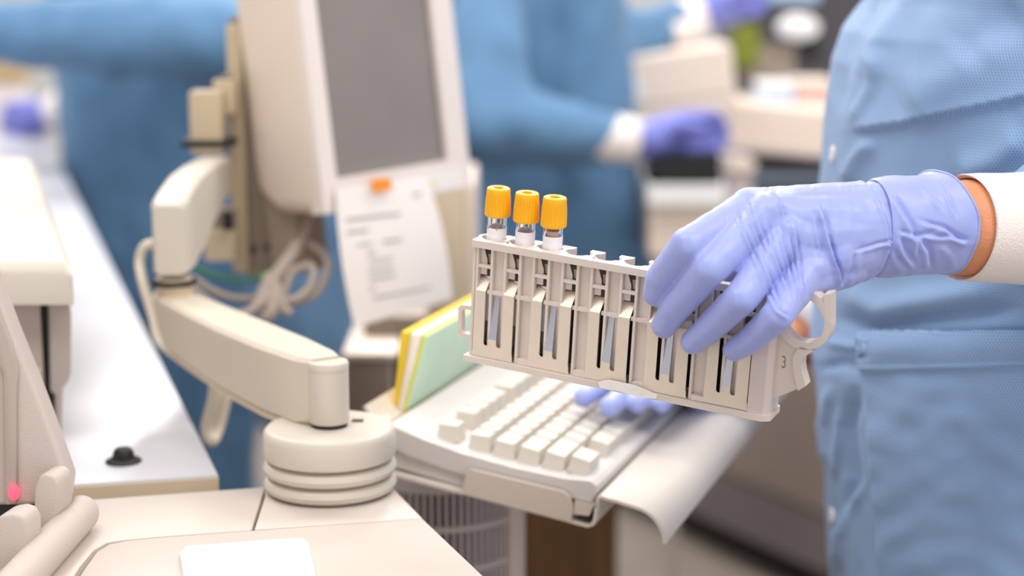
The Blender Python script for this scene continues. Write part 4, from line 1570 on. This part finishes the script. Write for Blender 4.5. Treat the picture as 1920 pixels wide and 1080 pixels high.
gf = [
    ([(1600, 246), (1625, 240), (1700, 229), (1800, 206), (1925, 178), (2050, 150)], 34, 0.0042, 'step'),
    ([(1735, -30), (1690, 20), (1650, 80), (1625, 150)], 22, 0.006),
    ([(1640, -20), (1600, 60), (1580, 140), (1572, 220)], 14, -0.004),
    ([(1660, 90), (1635, 170), (1600, 235)], 12, 0.003),
    ([(1640, 262), (1610, 300), (1590, 345)], 13, 0.0045),
    ([(1925, 20), (1850, 60), (1800, 110)], 40, -0.005),
    ([(1925, 250), (1860, 300), (1790, 330)], 30, 0.006),
    ([(1900, 60), (1780, 150), (1700, 200)], 45, 0.005),
    ([(1560, 540), (1650, 580), (1760, 560), (1925, 530)], 26, 0.006),
    ([(1560, 600), (1640, 610), (1800, 590), (1925, 580)], 14, -0.004),
    ([(1535, 690), (1580, 680), (1610, 690)], 9, -0.003),
    ([(1560, 720), (1545, 800), (1555, 880)], 10, 0.004),
    ([(1605, 720), (1590, 800), (1600, 900), (1580, 1000)], 14, -0.006),
    ([(1575, 760), (1570, 840), (1562, 900)], 7, 0.003),
    ([(1620, 900), (1590, 960), (1575, 1010), (1570, 1080)], 12, 0.005),
    ([(1550, 640), (1600, 650), (1640, 640)], 9, 0.003),
]
dsp = folds(P, gf) * front * 1.35
sub = vnoise(co[::1] * np.array([1, 1, 0.8]), 13.0, 3.1) * 0.0035 + vnoise(co, 34.0, 9.0) * 0.0010
co = co + nrm * (dsp + sub)[:, None]
V_ = co.tolist()
F_ = []
for j in range(NZ - 1):
    for i in range(NT):
        i2 = (i + 1) % NT
        F_.append((j * NT + i, (j + 1) * NT + i, (j + 1) * NT + i2, j * NT + i2))
gown = mk('gown', V_, F_, M_GOWN, pn, True)
uvl = gown.data.uv_layers.new(name='UVMap')
uvv = np.stack([(TH_ * 0.175).ravel(), ZZ.ravel()], 1)
li = np.empty(len(gown.data.loops), int)
gown.data.loops.foreach_get('vertex_index', li)
uvl.data.foreach_set('uv', uvv[li].ravel())
bvh = BVHTree.FromPolygons([Vector(q) for q in V_], F_)


def hit(px, py):
    r = ray(px, py).normalized()
    h = bvh.ray_cast(CAM, r)
    if h[0] is None:
        return None, None
    n_ = h[1]
    if n_.dot(r) > 0:
        n_ = -n_
    return h[0], n_


# patch pocket with folded band
NU, NV = 90, 110
pv, pf, puv = [], [], []
for j in range(NV + 1):
    t = j / NV
    y_ = 626 + t * 520
    xl = 1614 + 42 * t ** 1.1
    for i in range(NU + 1):
        s_ = i / NU
        xx = xl + s_ * (2010 - xl)
        yy = y_ - s_ * 16 * (1 - t)
        h, n_ = hit(min(xx, 2010), yy)
        if h is None:
            h, n_ = Vector(pv[-1]), Vector((0, -1, 0))
        edge = min(1.0, (xx - xl) / 6.0)
        offp = 0.0012 + 0.0034 * edge
        band = 0.0050 if t < 0.125 else (0.0050 * max(0.0, 1 - (t - 0.125) / 0.012))
        puck = 0.0022 * math.exp(-((yy - 668) / 8) ** 2 - ((xx - 1632) / 14) ** 2)
        wr = 0.0026 * noise.noise(Vector((xx / 60, yy / 45, 0.3))) * edge * min(1.0, t * 6)
        pv.append(h + n_ * (offp + band * (0.35 + 0.65 * math.sin(math.pi * min(1, t / 0.125)) if t < 0.125 else 1) - puck + wr))
        puv.append((xx / FPX * 1.27, -yy / FPX * 1.27))
for j in range(NV):
    for i in range(NU):
        a = j * (NU + 1) + i
        pf.append((a, a + NU + 1, a + NU + 2, a + 1))
# close the pocket's rim to the cloth
M_GOWN_P = M_GOWN
pk = mk('pocket', pv, pf, M_GOWN_P, gown, True)
uvl = pk.data.uv_layers.new(name='UVMap')
li = np.empty(len(pk.data.loops), int)
pk.data.loops.foreach_get('vertex_index', li)
uvl.data.foreach_set('uv', np.array(puv)[li].ravel())
so = pk.modifiers.new('thick', 'SOLIDIFY')
so.thickness = 0.0012
so.offset = -1
for px, py in ((1563, 289), (1562, 967)):
    h, n_ = hit(px, py)
    if h is None:
        h, n_ = hit(px + 8, py)
    zq = n_.to_track_quat('Z', 'Y').to_matrix().to_4x4()
    Mx = Matrix.Translation(h) @ zq
    lathe('snap_button', [(0.0066, -0.001), (0.0066, 0.0012), (0.0058, 0.0022), (0.004, 0.0025), (0.0032, 0.0018), (0.0005, 0.0018)], M_SNAP, gown, Mx, 28)

# body (one continuous skin under the clothing)
sh_l, sh_r = Vector((0.43, 1.25, 1.43)), Vector((0.43, 1.57, 1.43))
wr_l = at(1650, 426, 1.122)
f2p = at(1880, 428, 1.150)
axl = (f2p - wr_l).normalized()
el_l = wr_l + axl * 0.255
wr_r = at(1440, 668, 1.585)
ws_r = at(1540, 600, 1.63)
axr = (ws_r - wr_r).normalized()
el_r = Vector((0.47, 1.67, 1.135))
k_ = FPX / 1.14
body_ch = [
    [(Vector((XC + 0.02, YC, 0.95)), 0.10), (Vector((XC + 0.02, YC, 1.2)), 0.105), (Vector((XC + 0.03, YC, 1.40)), 0.09), (Vector((XC + 0.02, YC, 1.52)), 0.052), (Vector((XC - 0.01, YC, 1.58)), 0.05)],
    [(Vector((XC + 0.02, YC - 0.07, 0.95)), 0.085), (Vector((XC + 0.02, YC - 0.085, 0.5)), 0.06), (Vector((XC + 0.03, YC - 0.085, 0.07)), 0.04), (Vector((XC - 0.12, YC - 0.09, 0.04)), 0.035)],
    [(Vector((XC + 0.02, YC + 0.07, 0.95)), 0.085), (Vector((XC + 0.02, YC + 0.085, 0.5)), 0.06), (Vector((XC + 0.03, YC + 0.085, 0.07)), 0.04), (Vector((XC - 0.12, YC + 0.09, 0.04)), 0.035)],
    [(sh_r, 0.05), (sh_l, 0.05)],
    [(sh_l, 0.05), (el_l, 0.038), (wr_l + axl * 0.10, 0.0325), (wr_l + axl * 0.066, 0.0325), (wr_l + axl * 0.050, 0.0285), (wr_l + axl * 0.03, 0.0225), (wr_l, 0.018)],
    [(sh_r, 0.05), (el_r, 0.038), (wr_r + axr * 0.06, 0.028), (wr_r, 0.024)],
]
bco, bno, bfc = blob(body_ch, 0.006, 5, ells=[((XC - 0.03, YC, 1.66), (0.095, 0.075, 0.12)), ((XC - 0.125, YC, 1.645), (0.022, 0.014, 0.022))])
mk('body', bco.tolist(), bfc, M_SKIN, pn, True)
hco, _, hfc = blob([[(Vector((XC, YC, 1.70)), 0.09), (Vector((XC + 0.05, YC, 1.64)), 0.075)]], 0.008, 4, ells=[((XC - 0.005, YC, 1.70), (0.095, 0.084, 0.10))])
mk('hair', hco.tolist(), hfc, M_HAIR, pn, True)
tco, _, tfc = blob([[(Vector((XC + 0.02, YC + s * 0.07, 0.92)), 0.105), (Vector((XC + 0.02, YC + s * 0.085, 0.5)), 0.082), (Vector((XC + 0.03, YC + s * 0.085, 0.10)), 0.065)] for s in (-1, 1)], 0.012, 4)
mk('trousers', tco.tolist(), tfc, M_NAVY, pn, True)
for s in (-1, 1):
    sco, _, sfc = blob([[(Vector((XC + 0.03, YC + s * 0.088, 0.045)), 0.045), (Vector((XC - 0.14, YC + s * 0.092, 0.04)), 0.04)]], 0.01, 3)
    mk('shoe', sco.tolist(), sfc, M_WHITEP, pn, True)


def loft(axis0, A, rings, near_ratio, ns=96, shift=None, cam_up=None):
    """rings: (distance along A, half height, centre shift up) -> grid of points"""
    up = (cam_up or UPV)
    up = (up - A * up.dot(A)).normalized()
    near = up.cross(A)
    if near.dot(FWD) > 0:
        near = -near
    pts_ = []
    for t, hh_, cu in rings:
        for q in range(ns):
            ph = 2 * math.pi * q / ns
            c_, s_ = math.cos(ph), math.sin(ph)
            tt_ = t + (shift(t, c_, s_) if shift else 0.0)
            pts_.append(axis0 + A * tt_ + up * (cu + hh_ * c_) + near * (hh_ * (near_ratio(t) if callable(near_ratio) else near_ratio) * s_))
    fc_ = []
    for j in range(len(rings) - 1):
        for q in range(ns):
            q2 = (q + 1) % ns
            fc_.append((j * ns + q, j * ns + q2, (j + 1) * ns + q2, (j + 1) * ns + q))
    return pts_, fc_


# knit cuff + sleeve of the near arm
mpp = 1.145 / FPX
t0 = 0.0575
rg = [(t0 + 0.004, 0.0310, 0.0003), (t0 + 0.0015, 0.0325, 0.0003), (t0, 0.0331, 0.0003), (t0 + 0.002, 0.0337, 0.0003), (t0 + 0.012, 0.0345, 0.0002), (t0 + 0.03, 0.0350, 0.0), (t0 + 0.07, 0.0375, 0.0), (t0 + 0.09, 0.039, 0.0)]
lv, lf = loft(wr_l, axl, rg, 1.0, 96, lambda t, c_, s_: 0.004 * s_ if t < 0.07 else 0.0)
mk('knit_cuff', lv, lf, M_KNIT, gown, True)
sl_ = [[(wr_l + axl * 0.135, 0.048), (el_l, 0.066), (sh_l + Vector((0.0, -0.005, 0.0)), 0.075)]]
sco, sno, sfc = blob(sl_, 0.008, 5)
sco = sco + sno * (vnoise(sco, 14, 2) * 0.008)[:, None]
mk('sleeve', sco.tolist(), sfc, M_GOWNL, gown, True)
sl_ = [[(wr_r + axr * 0.15, 0.040), (el_r, 0.06), (sh_r, 0.07)]]
sco, sno, sfc = blob(sl_, 0.008, 5)
mk('sleeve', sco.tolist(), sfc, M_GOWNL, gown, True)
lv, lf = loft(wr_r, axr, [(0.036, 0.027, 0), (0.035, 0.0315, 0), (0.06, 0.034, 0), (0.10, 0.037, 0), (0.15, 0.041, 0)], 0.95, 48)
mk('knit_cuff', lv, lf, M_KNIT, gown, True)

# ---- glove on the rack hand
hand = []


def C(px, py, d, r):
    return (at(px, py, d), r)


def Fp(px, py, offm, r):
    return (rfront(px, py, offm), r)


idx = [C(1405, 394, 1.098, 0.0130), Fp(1290, 461, 0.024, 0.0108), Fp(1240, 519, 0.0150, 0.0094), Fp(1229, 551, 0.0105, 0.0080)]
mid = [C(1437, 402, 1.090, 0.0128), Fp(1329, 504, 0.026, 0.0108), Fp(1267, 578, 0.0150, 0.0093), Fp(1245, 611, 0.0105, 0.0080)]
rng = [C(1474, 440, 1.088, 0.0124), Fp(1389, 560, 0.024, 0.0103), Fp(1325, 620, 0.0145, 0.0090), Fp(1299, 641, 0.0105, 0.0079)]
pky = [C(1508, 512, 1.088, 0.0128), Fp(1458, 592, 0.021, 0.0097), Fp(1404, 640, 0.0135, 0.0082), Fp(1377, 656, 0.0100, 0.0072)]
car = [C(1612, 398, 1.118, 0.0195), C(1622, 414, 1.116, 0.0205), C(1625, 440, 1.116, 0.0205), C(1618, 462, 1.118, 0.0185)]
chains = [idx, mid, rng, pky]
for fing, cr in zip((idx, mid, rng, pky), car):
    md = (fing[0][0].lerp(cr[0], 0.5), 0.0165)
    chains.append([(fing[0][0], 0.0138), md, cr])
chains.append([(idx[0][0], 0.011), (mid[0][0], 0.012), (rng[0][0], 0.012), (pky[0][0], 0.011)])
chains.append([C(1500, 420, 1.103, 0.020), C(1560, 432, 1.105, 0.022), C(1630, 428, 1.117, 0.0225), (wr_l + axl * 0.012, 0.0245)])
chains.append([C(1560, 470, 1.108, 0.019), C(1606, 478, 1.114, 0.0175)])
chains.append([C(1540, 400, 1.112, 0.018), C(1610, 402, 1.118, 0.0195)])
chains.append([(wr_l - axl * 0.012 + UPV * 0.0068, 0.0215), (wr_l + axl * 0.012 + UPV * 0.0068, 0.022)])
chains.append([(wr_l - axl * 0.012 - UPV * 0.006, 0.0215), (wr_l + axl * 0.012 - UPV * 0.006, 0.022)])
chains.append([C(1446, 412, 1.093, 0.0155), C(1520, 420, 1.100, 0.0205), C(1605, 425, 1.112, 0.0235)])
chains.append([C(1480, 446, 1.091, 0.0155), C(1540, 445, 1.099, 0.0205), C(1610, 440, 1.112, 0.0235)])
chains.append([C(1512, 486, 1.092, 0.0145), C(1560, 475, 1.100, 0.0190), C(1612, 455, 1.113, 0.0215)])
chains.append([C(1500, 535, 1.086, 0.0112), C(1530, 520, 1.092, 0.0125), C(1585, 492, 1.106, 0.0155)])
chains.append([C(1420, 398, 1.097, 0.0135), C(1500, 402, 1.103, 0.0185), C(1600, 408, 1.114, 0.0225)])
# thumb behind the rack
thb = [C(1590, 420, 1.130, 0.017), C(1500, 440, 1.148, 0.0135), (RM @ Vector((0.162, 0.036, 0.006)), 0.0105), (RM @ Vector((0.140, 0.034, -0.016)), 0.009)]
chains.append(thb)
gco, gno, gfc = blob(chains, 0.0010, 12)
GP = pix(gco)
vis = (gno @ np.array(FWD)) < 0.2
wl = []


def cr_(pts_, wd, amp, kind='crease'):
    wl.append((pts_, wd, amp, kind))


# stretched folds running from the knuckles down to the heel of the hand
cr_([(1385, 385), (1388, 413), (1403, 447), (1426, 503), (1433, 532)], 3.2, 0.0009)
cr_([(1403, 365), (1410, 413), (1425, 450), (1445, 500)], 3.0, 0.0009)
cr_([(1412, 370), (1430, 430), (1445, 470)], 3.5, 0.0008)
cr_([(1436, 348), (1458, 364), (1470, 395), (1478, 425)], 2.6, 0.0010)
cr_([(1440, 410), (1452, 470), (1470, 520), (1490, 562)], 3.2, 0.0010)
cr_([(1462, 420), (1474, 470), (1486, 520), (1500, 566)], 3.0, 0.0010)
cr_([(1480, 430), (1488, 480), (1496, 520), (1506, 560)], 3.0, 0.0011)
cr_([(1494, 430), (1500, 480), (1506, 525), (1512, 560)], 4, 0.0014)
cr_([(1425, 460), (1440, 500), (1455, 550), (1475, 590)], 4, 0.0009)
cr_([(1440, 540), (1460, 580), (1480, 594)], 4, 0.0009)
cr_([(1540, 380), (1552, 420), (1560, 460), (1572, 500), (1580, 535)], 5, 0.0015)
cr_([(1558, 440), (1566, 480), (1578, 515), (1582, 535)], 4, 0.0014)
cr_([(1530, 400), (1536, 440), (1544, 480)], 4, 0.0008)
cr_([(1600, 470), (1640, 458), (1680, 448)], 4, 0.0010)
cr_([(1580, 540), (1600, 500), (1606, 470)], 5, 0.0009)
# ring of the glove cuff line
cr_([(1612, 330), (1636, 352), (1656, 390), (1668, 430), (1670, 470), (1655, 515)], 4, 0.0012)
gd = folds(GP, wl) * vis * 1.5
# knuckle bumps and thin-film crinkle
for kx, ky, s_, a_ in ((1437, 388, 16, 0.0010), (1483, 426, 16, 0.0012), (1402, 366, 16, 0.0006), (1540, 498, 18, 0.0012), (1276, 440, 20, 0.0006)):
    gd += a_ * np.exp(-(((GP[:, 0] - kx) / s_) ** 2 + ((GP[:, 1] - ky) / s_) ** 2)) * vis
st_ = np.stack([GP[:, 0] / 9.0 - GP[:, 1] / 60.0, GP[:, 1] / 90.0, gco[:, 1] * 60], 1)
gd += vnoise(st_, 1.0, 4.0) * 0.00022
gd += vnoise(gco, 120.0, 1.0) * 0.00035
gco = gco + gno * gd[:, None]
gl = mk('glove', gco.tolist(), gfc, M_GLOVE, pn, True)


# loose glove cuff
def cshift(t, c_, s_):
    if t < 0.002:
        return 0.0
    kk = (t / 0.045)
    return kk * (0.006 * s_ - 0.008 * max(0, c_) + 0.001 * max(0, -c_))


rg = []
NR = 60
for q in range(NR + 1):
    t = -0.006 + 0.051 * q / NR
    x_ = (t + 0.006) / 0.051
    hh_ = 0.0303 + 0.0012 * math.sin(x_ * 5.0) + 0.0045 * max(0, x_ - 0.55) ** 1.2 * 2
    if x_ < 0.05:
        hh_ -= 0.0012 * (1 - x_ / 0.05)
    rg.append((t, hh_, 0.0006 * x_ + 0.0028 * x_ ** 3))
lv, lf = loft(wr_l, axl, rg, lambda t: 0.86 + 0.09 * min(1, max(0, t / 0.035)), 200, cshift)
lco = np.array([list(q) for q in lv])
ctr = np.repeat(np.array([list(wr_l + axl * r_[0]) for r_ in rg]), 200, 0)
ln = lco - ctr
ln /= np.linalg.norm(ln, axis=1)[:, None]
LP = pix(lco)
lvis = (ln @ np.array(FWD)) < 0.1
cw = [
    ([(1660, 345), (1690, 385), (1710, 420), (1722, 450), (1725, 490)], 7, 0.0022, 'crease'),
    ([(1680, 430), (1720, 442), (1760, 430)], 6, 0.0012, 'crease'),
    ([(1724, 412), (1770, 425), (1800, 445), (1816, 450)], 6, 0.0020, 'crease'),
    ([(1726, 440), (1780, 442), (1815, 452)], 5, 0.0016, 'crease'),
    ([(1690, 440), (1700, 470), (1720, 500)], 8, 0.0020, 'crease'),
    ([(1725, 440), (1745, 470), (1748, 505)], 8, 0.0022, 'crease'),
    ([(1675, 465), (1690, 490), (1705, 505)], 8, 0.0016, 'crease'),
    ([(1720, 335), (1745, 360), (1770, 395)], 4, 0.0008, 'crease'),
    ([(1765, 340), (1785, 380), (1795, 410)], 4, 0.0009, 'crease'),
    ([(1760, 460), (1780, 480), (1790, 510)], 9, 0.0012, 'ridge'),
]
ld_ = folds(LP, cw) * lvis + vnoise(lco, 70, 5) * 0.0009
xr = np.repeat(np.array([(r_[0] + 0.006) / 0.051 for r_ in rg]), 200)
ld_ *= np.clip(xr * 8, 0, 1)
lco = lco + ln * ld_[:, None]
gc = mk('glove_cuff', lco.tolist(), lf, M_GLOVE, gl, True)
so = gc.modifiers.new('thick', 'SOLIDIFY')
so.thickness = 0.0006
so.offset = -1
# rolled bead on the open edge
ed = [Vector(q) for q in lco[-200:]]
bv, bf = [], []
for q in range(200):
    p = ed[q]
    c0_ = wr_l + axl * rg[-1][0]
    out = (p - c0_)
    out = (out - axl * out.dot(axl)).normalized()
    for e in range(6):
        a = 2 * math.pi * e / 6
        bv.append(p + out * (0.0008 * math.cos(a)) + axl * (0.0008 * math.sin(a)))
for q in range(200):
    q2 = (q + 1) % 200
    for e in range(6):
        e2_ = (e + 1) % 6
        bf.append((q * 6 + e, q2 * 6 + e, q2 * 6 + e2_, q * 6 + e2_))
mk('rolled_edge', bv, bf, M_GLOVE, gl, True)


# ---- glove on the keyboard hand
def KP(px, py, n_):
    return PPL(px, py, KM @ Vector((0, 0, n_)), Nn)


hk = wr_r
kn = [at(1300, 706, 1.575), at(1296, 722, 1.555), at(1302, 738, 1.54), at(1318, 752, 1.525)]
tips = [(KP(1094, 746, 0.020), 0.0082), (KP(1143, 764, 0.020), 0.0085), (KP(1195, 757, 0.022), 0.0080), (KP(1240, 758, 0.022), 0.0072)]
ch2 = []
for kq, (tq, rq) in zip(kn, tips):
    m1_ = kq.lerp(tq, 0.42) + Vector((0, 0, 0.016))
    m2_ = kq.lerp(tq, 0.75) + Vector((0, 0, 0.012))
    ch2.append([(kq, 0.012), (m1_, 0.0098), (m2_, 0.0086), (tq, rq)])
    ch2.append([(kq, 0.014), (kq.lerp(hk, 0.5), 0.019), (hk, 0.024)])
ch2.append([(kn[0], 0.012), (kn[1], 0.012), (kn[2], 0.012), (kn[3], 0.011)])
ch2.append([(hk, 0.0255), (hk + axr * 0.006, 0.027)])
ch2.append([(hk, 0.018), (hk.lerp(kn[0], 0.45) + Vector((-0.012, 0.04, -0.004)), 0.013), (KP(1180, 722, 0.016), 0.0095)])
kco, kno, kfc = blob(ch2, 0.0018, 7)
mk('glove', kco.tolist(), kfc, M_GLOVE, pn, True)


# ================================================================== BACKGROUND PEOPLE
def bgperson(label, X, Y, face, torso, arms, gm, hem=0.55, height=1.68, cuffm=M_KNIT):
    """torso: list of (z, half width x, half depth y); arms: list of (shoulder, elbow, wrist, hand_end, sleeve radius)"""
    r_ = root('person', Vector((X, Y, 0)), label, 'person', 'people in blue gowns')
    gch = []
    for (z0, rx0), (z1, rx1) in zip(torso[:-1], torso[1:]):
        for dx in (-1, 0, 1):
            gch.append([(Vector((X + dx * rx0 * 0.5, Y, z0)), rx0 * 0.62), (Vector((X + dx * rx1 * 0.5, Y, z1)), rx1 * 0.62)])
    for sh, eb_, wr_, he_, sr in arms:
        gch.append([(sh, sr * 1.15), (eb_, sr), (wr_, sr * 0.72)])
    gc_, gn_, gfc_ = blob(gch, 0.011, 6)
    gc_ = gc_ + gn_ * (vnoise(gc_ * np.array([1, 1, 0.45]), 9, X * 3) * 0.016 + vnoise(gc_ * np.array([1, 1, 0.6]), 22, 5 + X) * 0.007)[:, None]
    gw = mk('gown', gc_.tolist(), gfc_, gm, r_, True)
    bch = [[(Vector((X, Y, 0.9)), 0.055), (Vector((X, Y, 1.2)), 0.055), (Vector((X, Y, height - 0.30)), 0.06), (Vector((X, Y, height - 0.2)), 0.05)]]
    for s in (-1, 1):
        bch.append([(Vector((X + s * 0.07, Y, 0.9)), 0.05), (Vector((X + s * 0.085, Y, 0.5)), 0.05), (Vector((X + s * 0.09, Y, 0.08)), 0.042), (Vector((X + s * 0.09 + face[0] * 0.12, Y + face[1] * 0.12, 0.045)), 0.04)])
    for sh, eb_, wr_, he_, sr in arms:
        bch.append([(Vector((X, Y, height - 0.28)), 0.05), (sh, 0.045), (eb_, 0.036), (wr_, 0.027), (wr_ + (wr_ - eb_).normalized() * 0.085, 0.021)])
    hx, hy = face[0] * 0.02, face[1] * 0.02
    bo_, _, bf_ = blob(bch, 0.010, 5, ells=[((X + hx, Y + hy, height - 0.08), (0.082, 0.085, 0.115)), ((X + face[0] * 0.1, Y + face[1] * 0.1, height - 0.1), (0.016, 0.016, 0.02))])
    mk('body', bo_.tolist(), bf_, M_SKIN, r_, True)
    ho_, _, hf_ = blob([[(Vector((X - hx, Y - hy, height - 0.04)), 0.088), (Vector((X - face[0] * 0.05, Y - face[1] * 0.05, height - 0.1)), 0.075)]], 0.012, 4)
    mk('hair', ho_.tolist(), hf_, M_HAIR, r_, True)
    to_, _, tf_ = blob([[(Vector((X + s * 0.07, Y, 0.86)), 0.065), (Vector((X + s * 0.085, Y, 0.5)), 0.07), (Vector((X + s * 0.09, Y, 0.1)), 0.065)] for s in (-1, 1)], 0.014, 4)
    mk('trousers', to_.tolist(), tf_, M_NAVY, r_, True)
    for s in (-1, 1):
        so_, _, sf_ = blob([[(Vector((X + s * 0.09, Y, 0.045)), 0.045), (Vector((X + s * 0.09 + face[0] * 0.14, Y + face[1] * 0.14, 0.04)), 0.042)]], 0.012, 3)
        mk('shoe', so_.tolist(), sf_, M_WHITEP, r_, True)
    for sh, eb_, wr_, he_, sr in arms:
        A_ = (wr_ - eb_).normalized()
        base = wr_ - A_ * 0.02
        lv_, lf_ = loft(base, A_, [(0, 0.040, 0), (0.03, 0.038, 0), (0.072, 0.036, 0), (0.073, 0.03, 0)], 1.0, 28, cam_up=Vector((0.05, 0.02, 1)))
        mk('knit_cuff', lv_, lf_, cuffm, gw, True)
        # gloved hand: wrist, palm, four fingers and a thumb
        D_ = (he_ - wr_).normalized()
        w1_ = wr_ + A_ * 0.068
        sd = D_.cross(Vector((0, 0, 1)))
        sd = sd.normalized() if sd.length > 0.1 else Vector((1, 0, 0))
        up_ = sd.cross(D_).normalized()
        chs = [[(w1_, 0.030), (w1_ + D_ * 0.05, 0.030)]]
        for fi, (o_, ln_) in enumerate(((-0.027, 0.055), (-0.009, 0.066), (0.009, 0.063), (0.027, 0.05))):
            k0 = w1_ + D_ * 0.075 + up_ * o_
            chs.append([(w1_ + D_ * 0.03 + up_ * o_ * 0.6, 0.02), (k0, 0.0125), (k0 + D_ * ln_ * 0.55 + sd * 0.008, 0.0105), (k0 + D_ * ln_ + sd * 0.024, 0.009)])
        chs.append([(w1_ + D_ * 0.02, 0.02), (w1_ + D_ * 0.05 + sd * 0.035 + up_ * 0.02, 0.0125), (w1_ + D_ * 0.085 + sd * 0.045 + up_ * 0.012, 0.0105)])
        go_, _, gf2 = blob(chs, 0.005, 4)
        mk('glove', go_.tolist(), gf2, M_GLOVEB, r_, True)
    return r_


# person in the middle background
X, Y = at(990, 300, 3.05).x, at(990, 300, 3.05).y
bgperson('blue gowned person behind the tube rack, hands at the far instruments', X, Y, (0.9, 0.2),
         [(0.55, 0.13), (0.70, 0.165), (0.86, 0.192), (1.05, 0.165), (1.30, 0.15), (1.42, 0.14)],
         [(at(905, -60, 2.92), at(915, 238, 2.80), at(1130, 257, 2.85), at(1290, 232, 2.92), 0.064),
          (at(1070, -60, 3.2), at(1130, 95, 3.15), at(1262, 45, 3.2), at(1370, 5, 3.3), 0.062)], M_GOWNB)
# person at the left behind the counter
pL = at(292, 300, 3.3)
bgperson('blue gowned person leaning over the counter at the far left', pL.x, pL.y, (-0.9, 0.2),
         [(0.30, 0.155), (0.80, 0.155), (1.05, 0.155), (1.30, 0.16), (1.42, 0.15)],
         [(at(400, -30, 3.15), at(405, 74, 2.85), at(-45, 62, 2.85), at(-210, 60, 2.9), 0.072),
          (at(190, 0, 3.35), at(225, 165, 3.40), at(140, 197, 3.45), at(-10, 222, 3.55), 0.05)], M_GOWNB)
# person behind the monitor
pM = at(650, 480, 3.9)
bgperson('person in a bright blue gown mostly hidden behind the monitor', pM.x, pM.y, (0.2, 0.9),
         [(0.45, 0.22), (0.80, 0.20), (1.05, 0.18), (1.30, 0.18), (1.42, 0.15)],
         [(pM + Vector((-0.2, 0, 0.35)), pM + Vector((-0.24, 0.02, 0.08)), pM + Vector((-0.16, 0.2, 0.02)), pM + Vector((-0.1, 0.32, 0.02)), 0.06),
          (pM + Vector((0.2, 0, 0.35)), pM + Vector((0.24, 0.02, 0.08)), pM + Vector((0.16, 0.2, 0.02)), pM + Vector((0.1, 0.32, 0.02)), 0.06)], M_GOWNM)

# tan capped jar on the far end of the counter
q = PZ(8, 236, DZ)
Mx = Matrix.Translation(q)
jr = root('tan_jar', Mx, 'tan domed jar at the far end of the white counter', 'jar')
lathe('jar_body', [(0.001, 0), (0.05, 0), (0.052, 0.01), (0.052, 0.09), (0.045, 0.10)], M_MONF, jr, Mx, 28)
lathe('jar_lid', [(0.056, 0.09), (0.056, 0.115), (0.04, 0.15), (0.015, 0.165), (0.001, 0.166)], M_TAN, jr, Mx, 28)
